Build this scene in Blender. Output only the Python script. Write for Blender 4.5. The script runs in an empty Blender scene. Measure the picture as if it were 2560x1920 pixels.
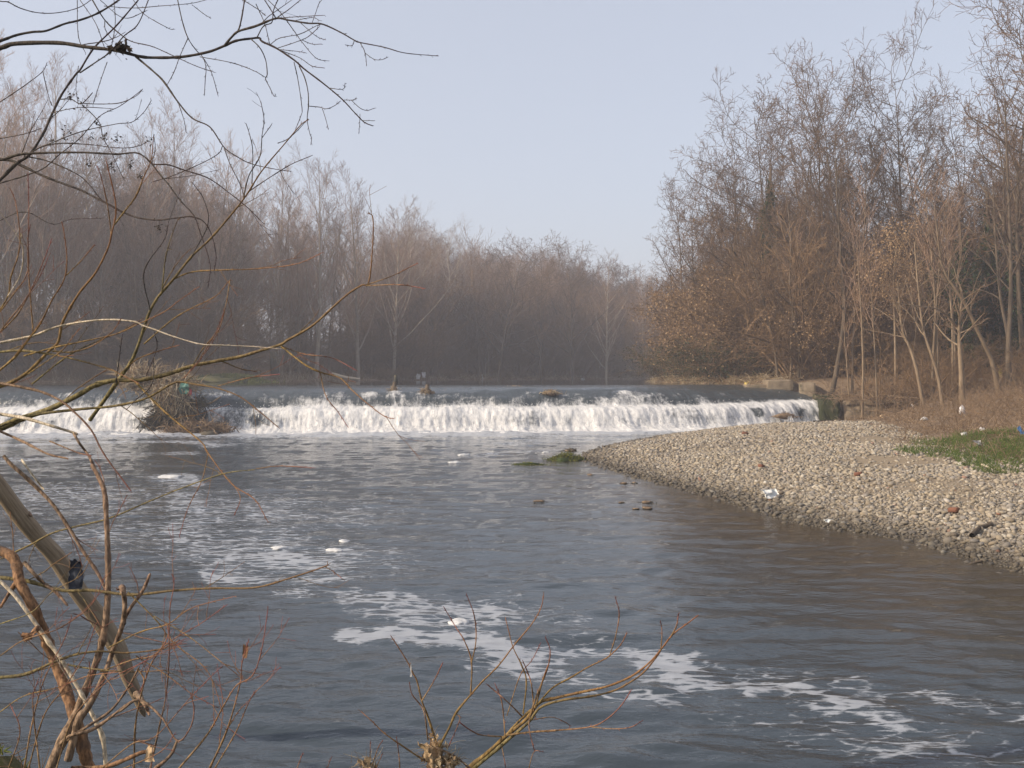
import bpy, math, random
import numpy as np
R_ = math.radians
scene = bpy.context.scene
COL = scene.collection
rng = np.random.default_rng(7)
random.seed(7)

# ------------------------------------------------------------------ camera, sky, sun, exposure
F, HOR, CAMZ = 2500.0, 940.0, 2.45          # focal length and horizon row in 2560x1920 pixels; eye height over the lower water
cam_d = bpy.data.cameras.new('camera'); cam = bpy.data.objects.new('camera', cam_d); COL.objects.link(cam)
cam_d.sensor_width = 36.0; cam_d.lens = 36.0 * F / 2560.0; cam_d.clip_end = 3000; cam_d.clip_start = 0.05
PITCH = math.atan((960 - HOR) / F)
cam.location = (0, 0, CAMZ); cam.rotation_euler = (math.pi / 2 - PITCH, 0, 0)
scene.camera = cam

SUN_EL, SUN_AZ = R_(28), R_(252)             # azimuth clockwise from +Y (the view direction): from the left
world = bpy.data.worlds.new('World'); scene.world = world; world.use_nodes = True
nt = world.node_tree; nt.nodes.clear()
out = nt.nodes.new('ShaderNodeOutputWorld'); bg = nt.nodes.new('ShaderNodeBackground')
sky = nt.nodes.new('ShaderNodeTexSky'); sky.sky_type = 'NISHITA'; sky.sun_disc = False
sky.sun_elevation = SUN_EL; sky.sun_rotation = SUN_AZ
sky.air_density = 1.0; sky.dust_density = 3.0; sky.ozone_density = 1.5
hs = nt.nodes.new('ShaderNodeHueSaturation'); hs.inputs['Saturation'].default_value = 0.72
nt.links.new(sky.outputs[0], hs.inputs['Color']); veil = nt.nodes.new('ShaderNodeMix'); veil.data_type = 'RGBA'; veil.inputs[0].default_value = 0.63        # an even lavender winter haze over the clear sky
veil.inputs[7].default_value = (2.36, 2.45, 2.80, 1); nt.links.new(hs.outputs[0], veil.inputs[6]); nt.links.new(veil.outputs[2], bg.inputs[0])
nt.links.new(bg.outputs[0], out.inputs[0]); bg.inputs[1].default_value = 0.13

sd = bpy.data.lights.new('sun', 'SUN'); sun = bpy.data.objects.new('sun', sd); COL.objects.link(sun)
sd.energy = 3.0; sd.angle = R_(1.0); sd.color = (1.0, 0.85, 0.66)
sun.rotation_euler = (math.pi / 2 - SUN_EL, 0, -SUN_AZ + math.pi)
sun.location = (-60, -20, 60)
scene.view_settings.view_transform = 'Standard'; scene.view_settings.look = 'None'
scene.view_settings.gamma = 1.0; scene.view_settings.use_curve_mapping = False
scene.view_settings.exposure = 0.95
scene.cycles.max_bounces = 6; scene.cycles.volume_bounces = 1; scene.cycles.diffuse_bounces = 3
scene.cycles.use_denoising = True

# ------------------------------------------------------------------ helpers
def W(u, v, D):
    """pixel of the 2560x1920 photograph at depth D -> world point"""
    cx, cz = (u - 1280.0) / F, -(v - 960.0) / F
    c, s = math.cos(PITCH), math.sin(PITCH)
    dy, dz = c + cz * s, cz * c - s
    return np.array([cx / dy * D, D, CAMZ + dz / dy * D])

def ground_at(u, v, z=0.0):
    a = W(u, v, 1.0); t = (z - CAMZ) / (a[2] - CAMZ)
    return np.array([a[0] * t, t, z])

def _h(ix, iy, seed):
    n = (ix.astype(np.int64) * 374761393 + iy.astype(np.int64) * 668265263 + seed * 974634777) & 0xFFFFFFFF
    n = ((n ^ (n >> 13)) * 1274126177) & 0xFFFFFFFF
    return ((n ^ (n >> 16)) & 0xFFFF) / 65535.0

def vnoise(x, y, seed=0):
    ix, iy = np.floor(x), np.floor(y); fx, fy = x - ix, y - iy
    fx = fx * fx * fx * (fx * (fx * 6 - 15) + 10); fy = fy * fy * fy * (fy * (fy * 6 - 15) + 10)
    a, b = _h(ix, iy, seed), _h(ix + 1, iy, seed); c, d = _h(ix, iy + 1, seed), _h(ix + 1, iy + 1, seed)
    return (a + (b - a) * fx) * (1 - fy) + (c + (d - c) * fx) * fy

def fbm(x, y, seed=0, octv=4):
    s, a, t = 0, 0.5, 0
    for o in range(octv):
        s = s + a * vnoise(x * 2 ** o, y * 2 ** o, seed + o * 17); t += a; a *= 0.5
    return s / t

def sstep(a, b, x):
    t = np.clip((x - a) / (b - a), 0, 1); return t * t * (3 - 2 * t)

def seg_dist(x, y, pts, closed=False):
    pts = np.asarray(pts, float); d = np.full(x.shape, 1e9)
    n = len(pts)
    for i in range(n if closed else n - 1):
        a, b = pts[i], pts[(i + 1) % n]; e = b - a
        t = np.clip(((x - a[0]) * e[0] + (y - a[1]) * e[1]) / (e @ e + 1e-12), 0, 1)
        d = np.minimum(d, np.hypot(x - a[0] - t * e[0], y - a[1] - t * e[1]))
    return d

def poly_sd(x, y, poly):
    """signed distance to a polygon, positive inside"""
    poly = np.asarray(poly, float); d = seg_dist(x, y, poly, True); ins = np.zeros(x.shape, bool); n = len(poly)
    for i in range(n):
        a, b = poly[i], poly[(i + 1) % n]
        c = (a[1] > y) != (b[1] > y)
        with np.errstate(divide='ignore', invalid='ignore'):
            ins ^= c & (x < (b[0] - a[0]) * (y - a[1]) / (b[1] - a[1] + 1e-15) + a[0])
    return np.where(ins, d, -d)

def mesh(name, V, quads=None, tris=None, mat=None, smooth=True, attrs=None, cols=None, uv=None):
    me = bpy.data.meshes.new(name); V = np.asarray(V, np.float32).reshape(-1, 3)
    me.vertices.add(len(V)); me.vertices.foreach_set('co', V.ravel())
    parts = [np.asarray(f, np.int32) for f in (quads, tris) if f is not None and len(f)]
    loops = np.concatenate([p.ravel() for p in parts]); tot = np.concatenate([np.full(len(p), p.shape[1], np.int32) for p in parts])
    me.loops.add(len(loops)); me.loops.foreach_set('vertex_index', loops)
    me.polygons.add(len(tot)); me.polygons.foreach_set('loop_start', np.concatenate([[0], np.cumsum(tot)[:-1]]).astype(np.int32))
    me.polygons.foreach_set('use_smooth', np.full(len(tot), smooth, bool))
    for k, a in (attrs or {}).items():
        at = me.attributes.new(k, 'FLOAT', 'POINT'); at.data.foreach_set('value', np.asarray(a, np.float32).ravel())
    for k, a in (cols or {}).items():
        at = me.attributes.new(k, 'FLOAT_COLOR', 'POINT'); a = np.asarray(a, np.float32)
        if a.shape[1] == 3: a = np.concatenate([a, np.ones((len(a), 1), np.float32)], 1)
        at.data.foreach_set('color', a.ravel())
    if uv is not None:
        ul = me.uv_layers.new(name='UVMap'); ul.data.foreach_set('uv', np.asarray(uv, np.float32)[loops].ravel())
    me.update(calc_edges=True)
    if mat is not None: me.materials.append(mat)
    return me

def obj(name, me, parent=None, loc=(0, 0, 0), rot=(0, 0, 0), scale=(1, 1, 1), kind=None, label=None, cat=None, group=None):
    o = bpy.data.objects.new(name, me); COL.objects.link(o)
    o.location = loc; o.rotation_euler = rot; o.scale = scale
    if parent is not None: o.parent = parent
    if kind: o['kind'] = kind
    if label: o['label'] = label
    if cat: o['category'] = cat
    if group: o['group'] = group
    return o

def thing(name, label, cat, loc=(0, 0, 0), rz=0, group=None, scale=(1, 1, 1)):
    return obj(name, None, None, loc, (0, 0, rz), scale, None, label, cat, group)

def grid_faces(nr, nc):
    i = np.arange(nr * nc).reshape(nr, nc)
    return np.stack([i[:-1, :-1], i[:-1, 1:], i[1:, 1:], i[1:, :-1]], -1).reshape(-1, 4)

def nrm(a): return a / (np.linalg.norm(a, axis=-1, keepdims=True) + 1e-12)

def tubes(P, R, S=3):
    """N polylines of K points -> tube vertices, quads and the parameter along each"""
    N, K, _ = P.shape
    T = nrm(np.gradient(P, axis=1)) if K > 2 else nrm(np.repeat(P[:, 1:] - P[:, :1], 2, 1))
    od = np.abs(P[:, -1] - P[:, 0]); ref = np.eye(3)[np.argmin(od, 1)][:, None, :]
    u = nrm(np.cross(T, ref)); v = np.cross(T, u)
    a = np.arange(S) * 2 * math.pi / S
    V = P[:, :, None] + R[:, :, None, None] * (np.cos(a)[:, None] * u[:, :, None] + np.sin(a)[:, None] * v[:, :, None])
    idx = np.arange(N * K * S).reshape(N, K, S); nx = np.roll(idx, -1, 2)
    Q = np.stack([idx[:, :-1], nx[:, :-1], nx[:, 1:], idx[:, 1:]], -1).reshape(-1, 4)
    tt = np.broadcast_to(np.linspace(0, 1, K)[None, :, None], (N, K, S)).ravel()
    return V.reshape(-1, 3), Q, tt

class MB:
    """collects geometry for one mesh"""
    def __init__(s): s.V, s.Q, s.T, s.A, s.C, s.n = [], [], [], [], [], 0
    def add(s, V, Q=None, T=None, a=0.0, c=None):
        V = np.asarray(V, float).reshape(-1, 3)
        s.V.append(V)
        if Q is not None and len(Q): s.Q.append(np.asarray(Q) + s.n)
        if T is not None and len(T): s.T.append(np.asarray(T) + s.n)
        s.A.append(np.broadcast_to(np.asarray(a, float), (len(V),)))
        s.C.append(np.broadcast_to(np.asarray(c if c is not None else (1, 1, 1), float), (len(V), 3)))
        s.n += len(V); return s
    def tube(s, P, R, S=6, a=None, c=None):
        P = np.asarray(P, float); R = np.asarray(R, float)
        if P.ndim == 2: P, R = P[None], R[None]
        V, Q, t = tubes(P, R, S); return s.add(V, Q, None, t if a is None else a, c)
    def mesh(s, name, mat, smooth=True, off=(0, 0, 0)):
        return mesh(name, np.concatenate(s.V) - np.asarray(off), np.concatenate(s.Q) if s.Q else None, np.concatenate(s.T) if s.T else None,
                    mat, smooth, {'tip': np.concatenate(s.A)}, {'tint': np.concatenate(s.C)})

def box_geo(c, s, rz=0.0, bev=0.03):
    """bevelled box: centre, size"""
    hx, hy, hz = s[0] / 2, s[1] / 2, s[2] / 2; V, Q = [], []
    b = min(bev, hx * .4, hy * .4, hz * .4)
    lev = [(-hz, b), (-hz + b, 0), (hz - b, 0), (hz, b)]
    for z, i in lev:
        x, y = hx - i, hy - i
        for px, py in ((x - b, -y), (x, -y + b), (x, y - b), (x - b, y), (-x + b, y), (-x, y - b), (-x, -y + b), (-x + b, -y)): V.append((px, py, z))
    V = np.array(V)
    for l in range(3):
        for k in range(8): Q.append((l * 8 + k, l * 8 + (k + 1) % 8, l * 8 + 8 + (k + 1) % 8, l * 8 + 8 + k))
    for base, o in ((0, -1), (24, 1)):
        for a in ((0, 1, 2, 3), (0, 3, 4, 7), (4, 5, 6, 7)):
            f = tuple(base + k for k in a); Q.append(f if o > 0 else f[::-1])
    co, si = math.cos(rz), math.sin(rz)
    V = V @ np.array([[co, si, 0], [-si, co, 0], [0, 0, 1]]) + np.asarray(c)
    return V, np.array(Q)

def ico(sub=1):
    import bmesh
    bm = bmesh.new(); bmesh.ops.create_icosphere(bm, subdivisions=sub, radius=1.0)
    V = np.array([v.co[:] for v in bm.verts]); T = np.array([[v.index for v in f.verts] for f in bm.faces]); bm.free()
    return V, T
ICO1, ICO2, ICO3 = ico(1), ico(2), ico(3)
OCT_V = None
def octa():
    V = [(1, 0, 0), (-1, 0, 0), (0, 1, 0), (0, -1, 0), (0, 0, 1), (0, 0, -1)]
    F = [(0, 2, 4), (2, 1, 4), (1, 3, 4), (3, 0, 4), (2, 0, 5), (1, 2, 5), (3, 1, 5), (0, 3, 5)]
    V = [np.array(v, float) for v in V]; mid = {}; T = []
    def m(a, b):
        k = (min(a, b), max(a, b))
        if k not in mid: p = V[a] + V[b]; V.append(p / np.linalg.norm(p)); mid[k] = len(V) - 1
        return mid[k]
    for a, b, c in F:
        ab, bc, ca = m(a, b), m(b, c), m(c, a); T += [(a, ab, ca), (ab, b, bc), (ca, bc, c), (ab, bc, ca)]
    return np.array(V), np.array(T)
OCT = octa()

# ------------------------------------------------------------------ materials
class NB:
    """small node-graph builder"""
    def __init__(s, name):
        s.m = bpy.data.materials.new(name); s.m.use_nodes = True; s.t = s.m.node_tree; s.t.nodes.clear()
        s.o = s.t.nodes.new('ShaderNodeOutputMaterial')
    def n(s, typ, props=None, **inp):
        nd = s.t.nodes.new(typ)
        for k, v in (props or {}).items(): setattr(nd, k, v)
        for k, v in inp.items():
            k2 = k.replace('_', ' ')
            sock = nd.inputs[int(k[1:])] if k[0] == 'i' and k[1:].isdigit() else nd.inputs[k2]
            if hasattr(v, 'is_output') or isinstance(v, bpy.types.NodeSocket): s.t.links.new(v, sock)
            else: sock.default_value = v
        return nd
    def noise(s, scale, detail=4, rough=0.55, vec=None, dist=0.0):
        k = dict(Scale=scale, Detail=detail, Roughness=rough, Distortion=dist)
        if vec is not None: k['Vector'] = vec
        return s.n('ShaderNodeTexNoise', None, **k).outputs[0]
    def ramp(s, fac, stops):
        nd = s.n('ShaderNodeValToRGB', None, Fac=fac); e = nd.color_ramp.elements
        while len(e) < len(stops): e.new(0.5)
        for el, (p, c) in zip(e, stops): el.position = p; el.color = (*c, 1) if len(c) == 3 else c
        return nd.outputs[0]
    def math(s, op, a, b=0.0, c=0.0, clamp=False): return s.n('ShaderNodeMath', dict(operation=op, use_clamp=clamp), i0=a, i1=b, i2=c).outputs[0]
    def mix(s, f, a, b, mode='MIX'):
        nd = s.t.nodes.new('ShaderNodeMix'); nd.data_type = 'RGBA'; nd.blend_type = mode
        for k, v in ((0, f), (6, a), (7, b)):
            if isinstance(v, bpy.types.NodeSocket): s.t.links.new(v, nd.inputs[k])
            else: nd.inputs[k].default_value = v if k == 0 else ((*v, 1) if len(v) == 3 else v)
        return nd.outputs[2]
    def attr(s, name, out='Fac'): return s.n('ShaderNodeAttribute', dict(attribute_name=name)).outputs[out]
    def pos(s): return s.n('ShaderNodeNewGeometry').outputs['Position']
    def objco(s): return s.n('ShaderNodeTexCoord').outputs['Object']
    def uv(s): return s.n('ShaderNodeTexCoord').outputs['UV']
    def mapv(s, vec, scale=(1, 1, 1), loc=(0, 0, 0)): return s.n('ShaderNodeMapping', None, Vector=vec, Scale=scale, Location=loc).outputs[0]
    def rand(s): return s.n('ShaderNodeObjectInfo').outputs['Random']
    def bump(s, h, strength=0.5, dist=0.02): return s.n('ShaderNodeBump', None, Height=h, Strength=strength, Distance=dist).outputs[0]
    def bsdf(s, color, rough=0.8, normal=None, spec=0.3, **kw):
        k = {'Base_Color': color if isinstance(color, bpy.types.NodeSocket) else (*color, 1), 'Roughness': rough, 'Specular_IOR_Level': spec}
        if normal is not None: k['Normal'] = normal
        k.update(kw); return s.n('ShaderNodeBsdfPrincipled', None, **k).outputs[0]
    def done(s, sh): s.t.links.new(sh, s.o.inputs[0]); return s.m

def bark_mat(name, a, b, tipc=None, scale=9.0, rnd=0.25, rough=0.85):
    g = NB(name); p = g.objco(); n = g.noise(scale, 4, 0.6, g.mapv(p, (1, 1, 0.35)))
    c = g.ramp(n, [(0.3, a), (0.7, b)] if scale < 50 else [(0.38, tuple(x * .7 for x in a)), (0.5, tuple((x + y) / 2 for x, y in zip(a, b))), (0.63, tuple(y * 1.12 for y in b))])
    if scale > 50: c = g.mix(g.ramp(g.noise(14, 5, 0.65, p), [(0.52, (0, 0, 0)), (0.66, (0.75, 0.75, 0.75))]), c, tuple(.45 * x + .03 for x in a))
    if tipc is not None: c = g.mix(g.math('POWER', g.attr('tip'), 1.6), c, tipc)
    v = g.math('MULTIPLY_ADD', g.rand(), rnd * 2, 1 - rnd)
    c = g.mix(1.0, c, g.n('ShaderNodeCombineColor', None, Red=v, Green=v, Blue=v).outputs[0], 'MULTIPLY')
    return g.done(g.bsdf(c, rough, g.bump(n, 0.5, 0.01), 0.2))

M = {}
M['poplar_trunk'] = bark_mat('poplar_bark', (0.21, 0.17, 0.13), (0.39, 0.32, 0.245), scale=3)
M['poplar_twig'] = bark_mat('poplar_twig', (0.20, 0.128, 0.088), (0.33, 0.22, 0.152), scale=2)
M['pale_twig'] = bark_mat('pale_twig', (0.30, 0.24, 0.20), (0.38, 0.31, 0.26), scale=2)
M['robinia_trunk'] = bark_mat('robinia_bark', (0.06, 0.045, 0.032), (0.14, 0.105, 0.072), scale=4)
M['robinia_twig'] = bark_mat('robinia_twig', (0.09, 0.057, 0.035), (0.16, 0.103, 0.064), scale=2)
M['young_trunk'] = bark_mat('young_bark', (0.12, 0.085, 0.055), (0.23, 0.17, 0.11), scale=5)
M['shrub_twig'] = bark_mat('shrub_twig', (0.125, 0.078, 0.042), (0.235, 0.15, 0.082), scale=3)
M['bramble'] = bark_mat('bramble_stem', (0.13, 0.086, 0.053), (0.24, 0.163, 0.10), scale=3)
M['stem_dark'] = bark_mat('dark_branch_bark', (0.035, 0.028, 0.025), (0.085, 0.07, 0.055), (0.05, 0.03, 0.03), scale=110, rnd=0.1)
M['stem_olive'] = bark_mat('olive_branch_bark', (0.10, 0.085, 0.035), (0.21, 0.17, 0.075), (0.17, 0.09, 0.05), scale=110, rnd=0.12)
M['stem_gold'] = bark_mat('golden_branch_bark', (0.15, 0.10, 0.036), (0.27, 0.185, 0.07), (0.24, 0.10, 0.055), scale=110, rnd=0.12)
M['stem_red'] = bark_mat('red_shoot_bark', (0.17, 0.11, 0.055), (0.26, 0.165, 0.08), (0.19, 0.06, 0.055), scale=110, rnd=0.12)
M['stem_brown'] = bark_mat('brown_stem_bark', (0.12, 0.08, 0.05), (0.27, 0.185, 0.12), (0.17, 0.07, 0.055), scale=90, rnd=0.1)
M['stem_rust'] = bark_mat('rusty_stem_bark', (0.14, 0.075, 0.04), (0.30, 0.17, 0.09), scale=90, rnd=0.1)
M['stem_pale'] = bark_mat('bare_pale_wood', (0.36, 0.29, 0.20), (0.60, 0.51, 0.38), (0.42, 0.34, 0.26), scale=110, rnd=0.1)
def dead_wood():
    g = NB('weathered_dead_wood'); p = g.uv(); n = g.noise(3.0, 6, 0.65, g.mapv(p, (9, 1.2, 1))); n2 = g.noise(2.0, 3, 0.5, g.mapv(p, (3, 3, 1)))
    c = g.ramp(n, [(0.25, (0.15, 0.105, 0.068)), (0.5, (0.33, 0.25, 0.165)), (0.75, (0.50, 0.41, 0.30))])
    c = g.mix(g.math('MULTIPLY', n2, 0.6), c, (0.16, 0.115, 0.075))
    return g.done(g.bsdf(c, 0.85, g.bump(n, 0.9, 0.012), 0.2))
M['dead_wood'] = dead_wood()

def leaf_mat(name, stops, trans=0.25):
    g = NB(name); c = g.ramp(g.attr('tip'), stops)
    d = g.bsdf(c, 0.75, None, 0.2); t = g.n('ShaderNodeBsdfTranslucent', None, Color=c).outputs[0]
    return g.done(g.n('ShaderNodeMixShader', None, i0=trans, i1=d, i2=t).outputs[0])
M['dry_leaf'] = leaf_mat('dry_tan_leaf', [(0, (0.14, 0.085, 0.05)), (0.5, (0.26, 0.165, 0.09)), (1, (0.42, 0.29, 0.165))])
M['dark_leaf'] = leaf_mat('dark_dead_leaf', [(0, (0.035, 0.028, 0.022)), (1, (0.10, 0.075, 0.055))])
M['ivy'] = leaf_mat('ivy_leaf', [(0, (0.012, 0.022, 0.010)), (0.6, (0.028, 0.045, 0.016)), (1, (0.05, 0.068, 0.025))], 0.15)
M['grass'] = leaf_mat('green_grass', [(0, (0.06, 0.10, 0.02)), (0.6, (0.11, 0.165, 0.032)), (1, (0.20, 0.22, 0.07))], 0.3)
M['straw'] = leaf_mat('dry_straw', [(0, (0.17, 0.11, 0.06)), (0.5, (0.33, 0.24, 0.14)), (1, (0.55, 0.46, 0.32))], 0.2)
M['litter'] = leaf_mat('brown_plant_litter', [(0, (0.10, 0.064, 0.04)), (0.5, (0.205, 0.137, 0.085)), (1, (0.36, 0.26, 0.165))], 0.2)
M['weed'] = leaf_mat('water_weed', [(0, (0.035, 0.05, 0.012)), (0.6, (0.11, 0.125, 0.025)), (1, (0.21, 0.20, 0.06))], 0.2)
M['root'] = leaf_mat('dark_wet_root', [(0, (0.014, 0.013, 0.009)), (0.7, (0.036, 0.033, 0.02)), (1, (0.12, 0.10, 0.065))], 0.0)

def soil_mat(name, stops, scale=1.2, bump=0.6):
    g = NB(name); p = g.pos(); n = g.noise(scale, 8, 0.65, p); n2 = g.noise(scale * 9, 5, 0.7, p)
    f = g.math('MULTIPLY_ADD', n2, 0.55, g.math('MULTIPLY', n, 0.5))
    return g.done(g.bsdf(g.ramp(f, stops), 0.95, g.bump(f, bump, 0.08), 0.1))
M['riverbed'] = soil_mat('riverbed_mud', [(0.3, (0.06, 0.05, 0.035)), (0.7, (0.13, 0.11, 0.08))])
M['left_soil'] = soil_mat('leaf_litter_soil', [(0.3, (0.09, 0.058, 0.038)), (0.5, (0.19, 0.125, 0.08)), (0.7, (0.30, 0.215, 0.135))])
M['right_soil'] = soil_mat('brown_bank_soil', [(0.3, (0.09, 0.062, 0.04)), (0.5, (0.17, 0.12, 0.08)), (0.7, (0.27, 0.205, 0.14))])
M['near_soil'] = soil_mat('mossy_bank_soil', [(0.3, (0.03, 0.035, 0.016)), (0.5, (0.08, 0.08, 0.03)), (0.7, (0.17, 0.135, 0.08))], 4)
def gravel_mat():
    g = NB('gravel_and_sand'); p = g.pos(); vo = g.n('ShaderNodeTexVoronoi', None, Vector=p, Scale=26.0)
    n = g.noise(60, 3, 0.6, p)
    peb = g.mix(0.35, g.ramp(g.n('ShaderNodeSeparateColor', None, Color=vo.outputs['Color']).outputs[0],
        [(0.0, (0.08, 0.065, 0.05)), (0.4, (0.15, 0.125, 0.095)), (0.8, (0.22, 0.19, 0.15)), (1.0, (0.3, 0.27, 0.23))]), g.ramp(n, [(0.3, (0.09, 0.07, 0.052)), (0.7, (0.19, 0.155, 0.115))]))
    sand = g.ramp(g.noise(7, 6, 0.6, p), [(0.3, (0.19, 0.145, 0.095)), (0.7, (0.27, 0.215, 0.15))])
    c = g.mix(g.attr('sand'), peb, sand)
    wet = g.n('ShaderNodeMapRange', None, Value=g.n('ShaderNodeSeparateXYZ', None, Vector=p).outputs[2], i1=0.01, i2=0.10, i3=0.42, i4=1.0).outputs[0]
    c = g.mix(1.0, c, g.n('ShaderNodeCombineColor', None, Red=wet, Green=wet, Blue=wet).outputs[0], 'MULTIPLY')
    h = g.math('MULTIPLY', g.math('SUBTRACT', 1.0, vo.outputs['Distance']), g.math('SUBTRACT', 1.0, g.attr('sand')))
    return g.done(g.bsdf(c, 0.9, g.bump(h, 0.8, 0.03), 0.2))
M['gravel'] = gravel_mat()
STONE_STOPS = [(0.0, (0.14, 0.115, 0.09)), (0.14, (0.24, 0.20, 0.145)), (0.30, (0.195, 0.18, 0.165)), (0.48, (0.295, 0.24, 0.17)), (0.62, (0.235, 0.215, 0.195)), (0.78, (0.315, 0.265, 0.195)), (0.94, (0.35, 0.31, 0.25)), (0.99, (0.44, 0.41, 0.36)), (1.0, (0.23, 0.125, 0.085))]
def stone_mat(name, per_object):
    g = NB(name); p = g.pos(); r = g.rand() if per_object else g.attr('tip')
    c = g.ramp(r, STONE_STOPS); n = g.noise(70, 4, 0.6, p)
    c = g.mix(0.35, c, g.mix(1.0, c, g.ramp(n, [(0.3, (0.55, 0.52, 0.5)), (0.7, (1.25, 1.22, 1.15))]), 'MULTIPLY'))
    wet = g.n('ShaderNodeMapRange', None, Value=g.n('ShaderNodeSeparateXYZ', None, Vector=p).outputs[2], i1=0.04, i2=0.19, i3=0.36, i4=1.0).outputs[0]
    c = g.mix(1.0, c, g.n('ShaderNodeCombineColor', None, Red=wet, Green=wet, Blue=wet).outputs[0], 'MULTIPLY')
    return g.done(g.bsdf(c, 0.8, g.bump(n, 0.3, 0.005), 0.25))
M['stone'] = stone_mat('river_stone', True); M['stones'] = stone_mat('river_stones_small', False)
def concrete_mat(name, moss=0.5):
    g = NB(name); p = g.pos(); n = g.noise(2.5, 8, 0.65, p); n2 = g.noise(1.3, 5, 0.6, p)
    c = g.ramp(n, [(0.3, (0.115, 0.09, 0.062)), (0.7, (0.26, 0.205, 0.145))])
    c = g.mix(g.ramp(n2, [(0.62 - moss * 0.35, (0, 0, 0)), (0.75 - moss * 0.3, (1, 1, 1))]), c, (0.030, 0.034, 0.015))
    return g.done(g.bsdf(c, 0.9, g.bump(n, 0.5, 0.02), 0.15))
M['concrete'] = concrete_mat('weathered_concrete', 0.15); M['mossy'] = concrete_mat('mossy_concrete', 0.9)
def plain(name, c, rough=0.5, spec=0.4, var=0.15):
    g = NB(name); n = g.noise(25, 4, 0.6, g.objco())
    return g.done(g.bsdf(g.mix(n, tuple(x * (1 - var) for x in c), tuple(min(1, x * (1 + var)) for x in c)), rough, None, spec))
M['bag_white'] = plain('white_plastic', (0.50, 0.48, 0.46)); M['bag_yellow'] = plain('yellow_plastic', (0.65, 0.50, 0.10))
M['bag_blue'] = plain('blue_plastic', (0.08, 0.20, 0.42)); M['bag_grey'] = plain('grey_plastic', (0.50, 0.47, 0.47))
M['bag_green'] = plain('green_plastic', (0.04, 0.13, 0.10)); M['bag_red'] = plain('red_plastic', (0.40, 0.05, 0.04))
M['bag_dark'] = plain('dark_plastic', (0.025, 0.03, 0.045)); M['brick'] = plain('worn_red_brick', (0.16, 0.075, 0.05), 0.9, 0.1, 0.3)
M['paper'] = plain('dried_pulp', (0.50, 0.36, 0.22), 0.9, 0.1, 0.3)
M['leaf_brown'] = plain('brown_dead_leaf', (0.20, 0.11, 0.06), 0.8, 0.1, 0.3)
M['poly'] = plain('white_foam_board', (0.62, 0.62, 0.60), 0.7, 0.2, 0.05)

def foam_shader(g, c, nrm_):
    d = g.bsdf(c, 0.7, nrm_, 0.2)
    return d
def water_mat(name, base, foam_fine, rough=0.06):
    g = NB(name); p = g.pos()
    n1 = g.noise(3.2, 5, 0.6, g.mapv(p, (0.75, 1.3, 1))); n2 = g.noise(13.0, 3, 0.55, g.mapv(p, (0.7, 1.3, 1)))
    h = g.math('MULTIPLY_ADD', n2, 0.28, n1)
    b = g.bump(h, 0.20, 0.10)
    w = g.bsdf(g.mix(g.attr('shoal_reflection'), base, (0.046, 0.036, 0.022)), rough, b, 0.5, IOR=1.33)  # brown tint: silty shallows plus tree reflection put into the water colour
    # foam: patches where the flow carries it, torn along the ripples
    q = g.mapv(p, (0.62, 1.45, 1)); lace = g.n('ShaderNodeTexVoronoi', dict(feature='DISTANCE_TO_EDGE'), Vector=g.n('ShaderNodeVectorMath', dict(operation='ADD'), i0=q, i1=g.n('ShaderNodeVectorMath', dict(operation='SCALE'), i0=g.n('ShaderNodeTexNoise', None, Vector=q, Scale=4.0).outputs['Color'], Scale=0.35).outputs[0]).outputs[0], Scale=4.5).outputs['Distance']
    f1 = g.noise(1.5, 7, 0.72, q, 0.6); f2 = g.noise(7.0, 5, 0.75, q, 0.4)
    f3 = g.noise(22.0, 4, 0.7, q, 0.3)
    f = g.math('MULTIPLY_ADD', f3, 0.22, g.math('MULTIPLY_ADD', f2, 0.40, g.math('MULTIPLY', f1, 0.38)))
    f = g.math('MULTIPLY_ADD', g.math('SUBTRACT', f, 0.5), 2.3, 0.5); f = g.math('ADD', f, g.math('MULTIPLY_ADD', lace, -1.9, 0.24))
    thr = g.math('SUBTRACT', 1.13, g.math('MULTIPLY', g.attr('foam'), 0.74))
    mask = g.n('ShaderNodeMapRange', dict(interpolation_type='SMOOTHSTEP'), Value=g.math('SUBTRACT', f, thr), i1=-0.10, i2=0.22, i3=0.0, i4=1.0).outputs[0]
    mask = g.math('MULTIPLY', mask, 0.62)
    fc = g.ramp(f2, [(0.3, (0.36, 0.38, 0.42)), (0.7, (0.52, 0.54, 0.58))])
    fo = g.bsdf(fc, 0.75, g.bump(f2, 0.5, 0.03), 0.2)
    return g.done(g.n('ShaderNodeMixShader', None, i0=mask, i1=w, i2=fo).outputs[0])
M['river'] = water_mat('lower_river_water', (0.036, 0.047, 0.057), True, 0.035)
def upper_mat():
    g = NB('upper_river_water'); p = g.pos(); n1 = g.noise(1.6, 4, 0.55, g.mapv(p, (0.5, 1.5, 1)))
    return g.done(g.bsdf((0.022, 0.024, 0.022), 0.05, g.bump(n1, 0.10, 0.06), 0.5, IOR=1.33))
M['upper'] = upper_mat()
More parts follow.
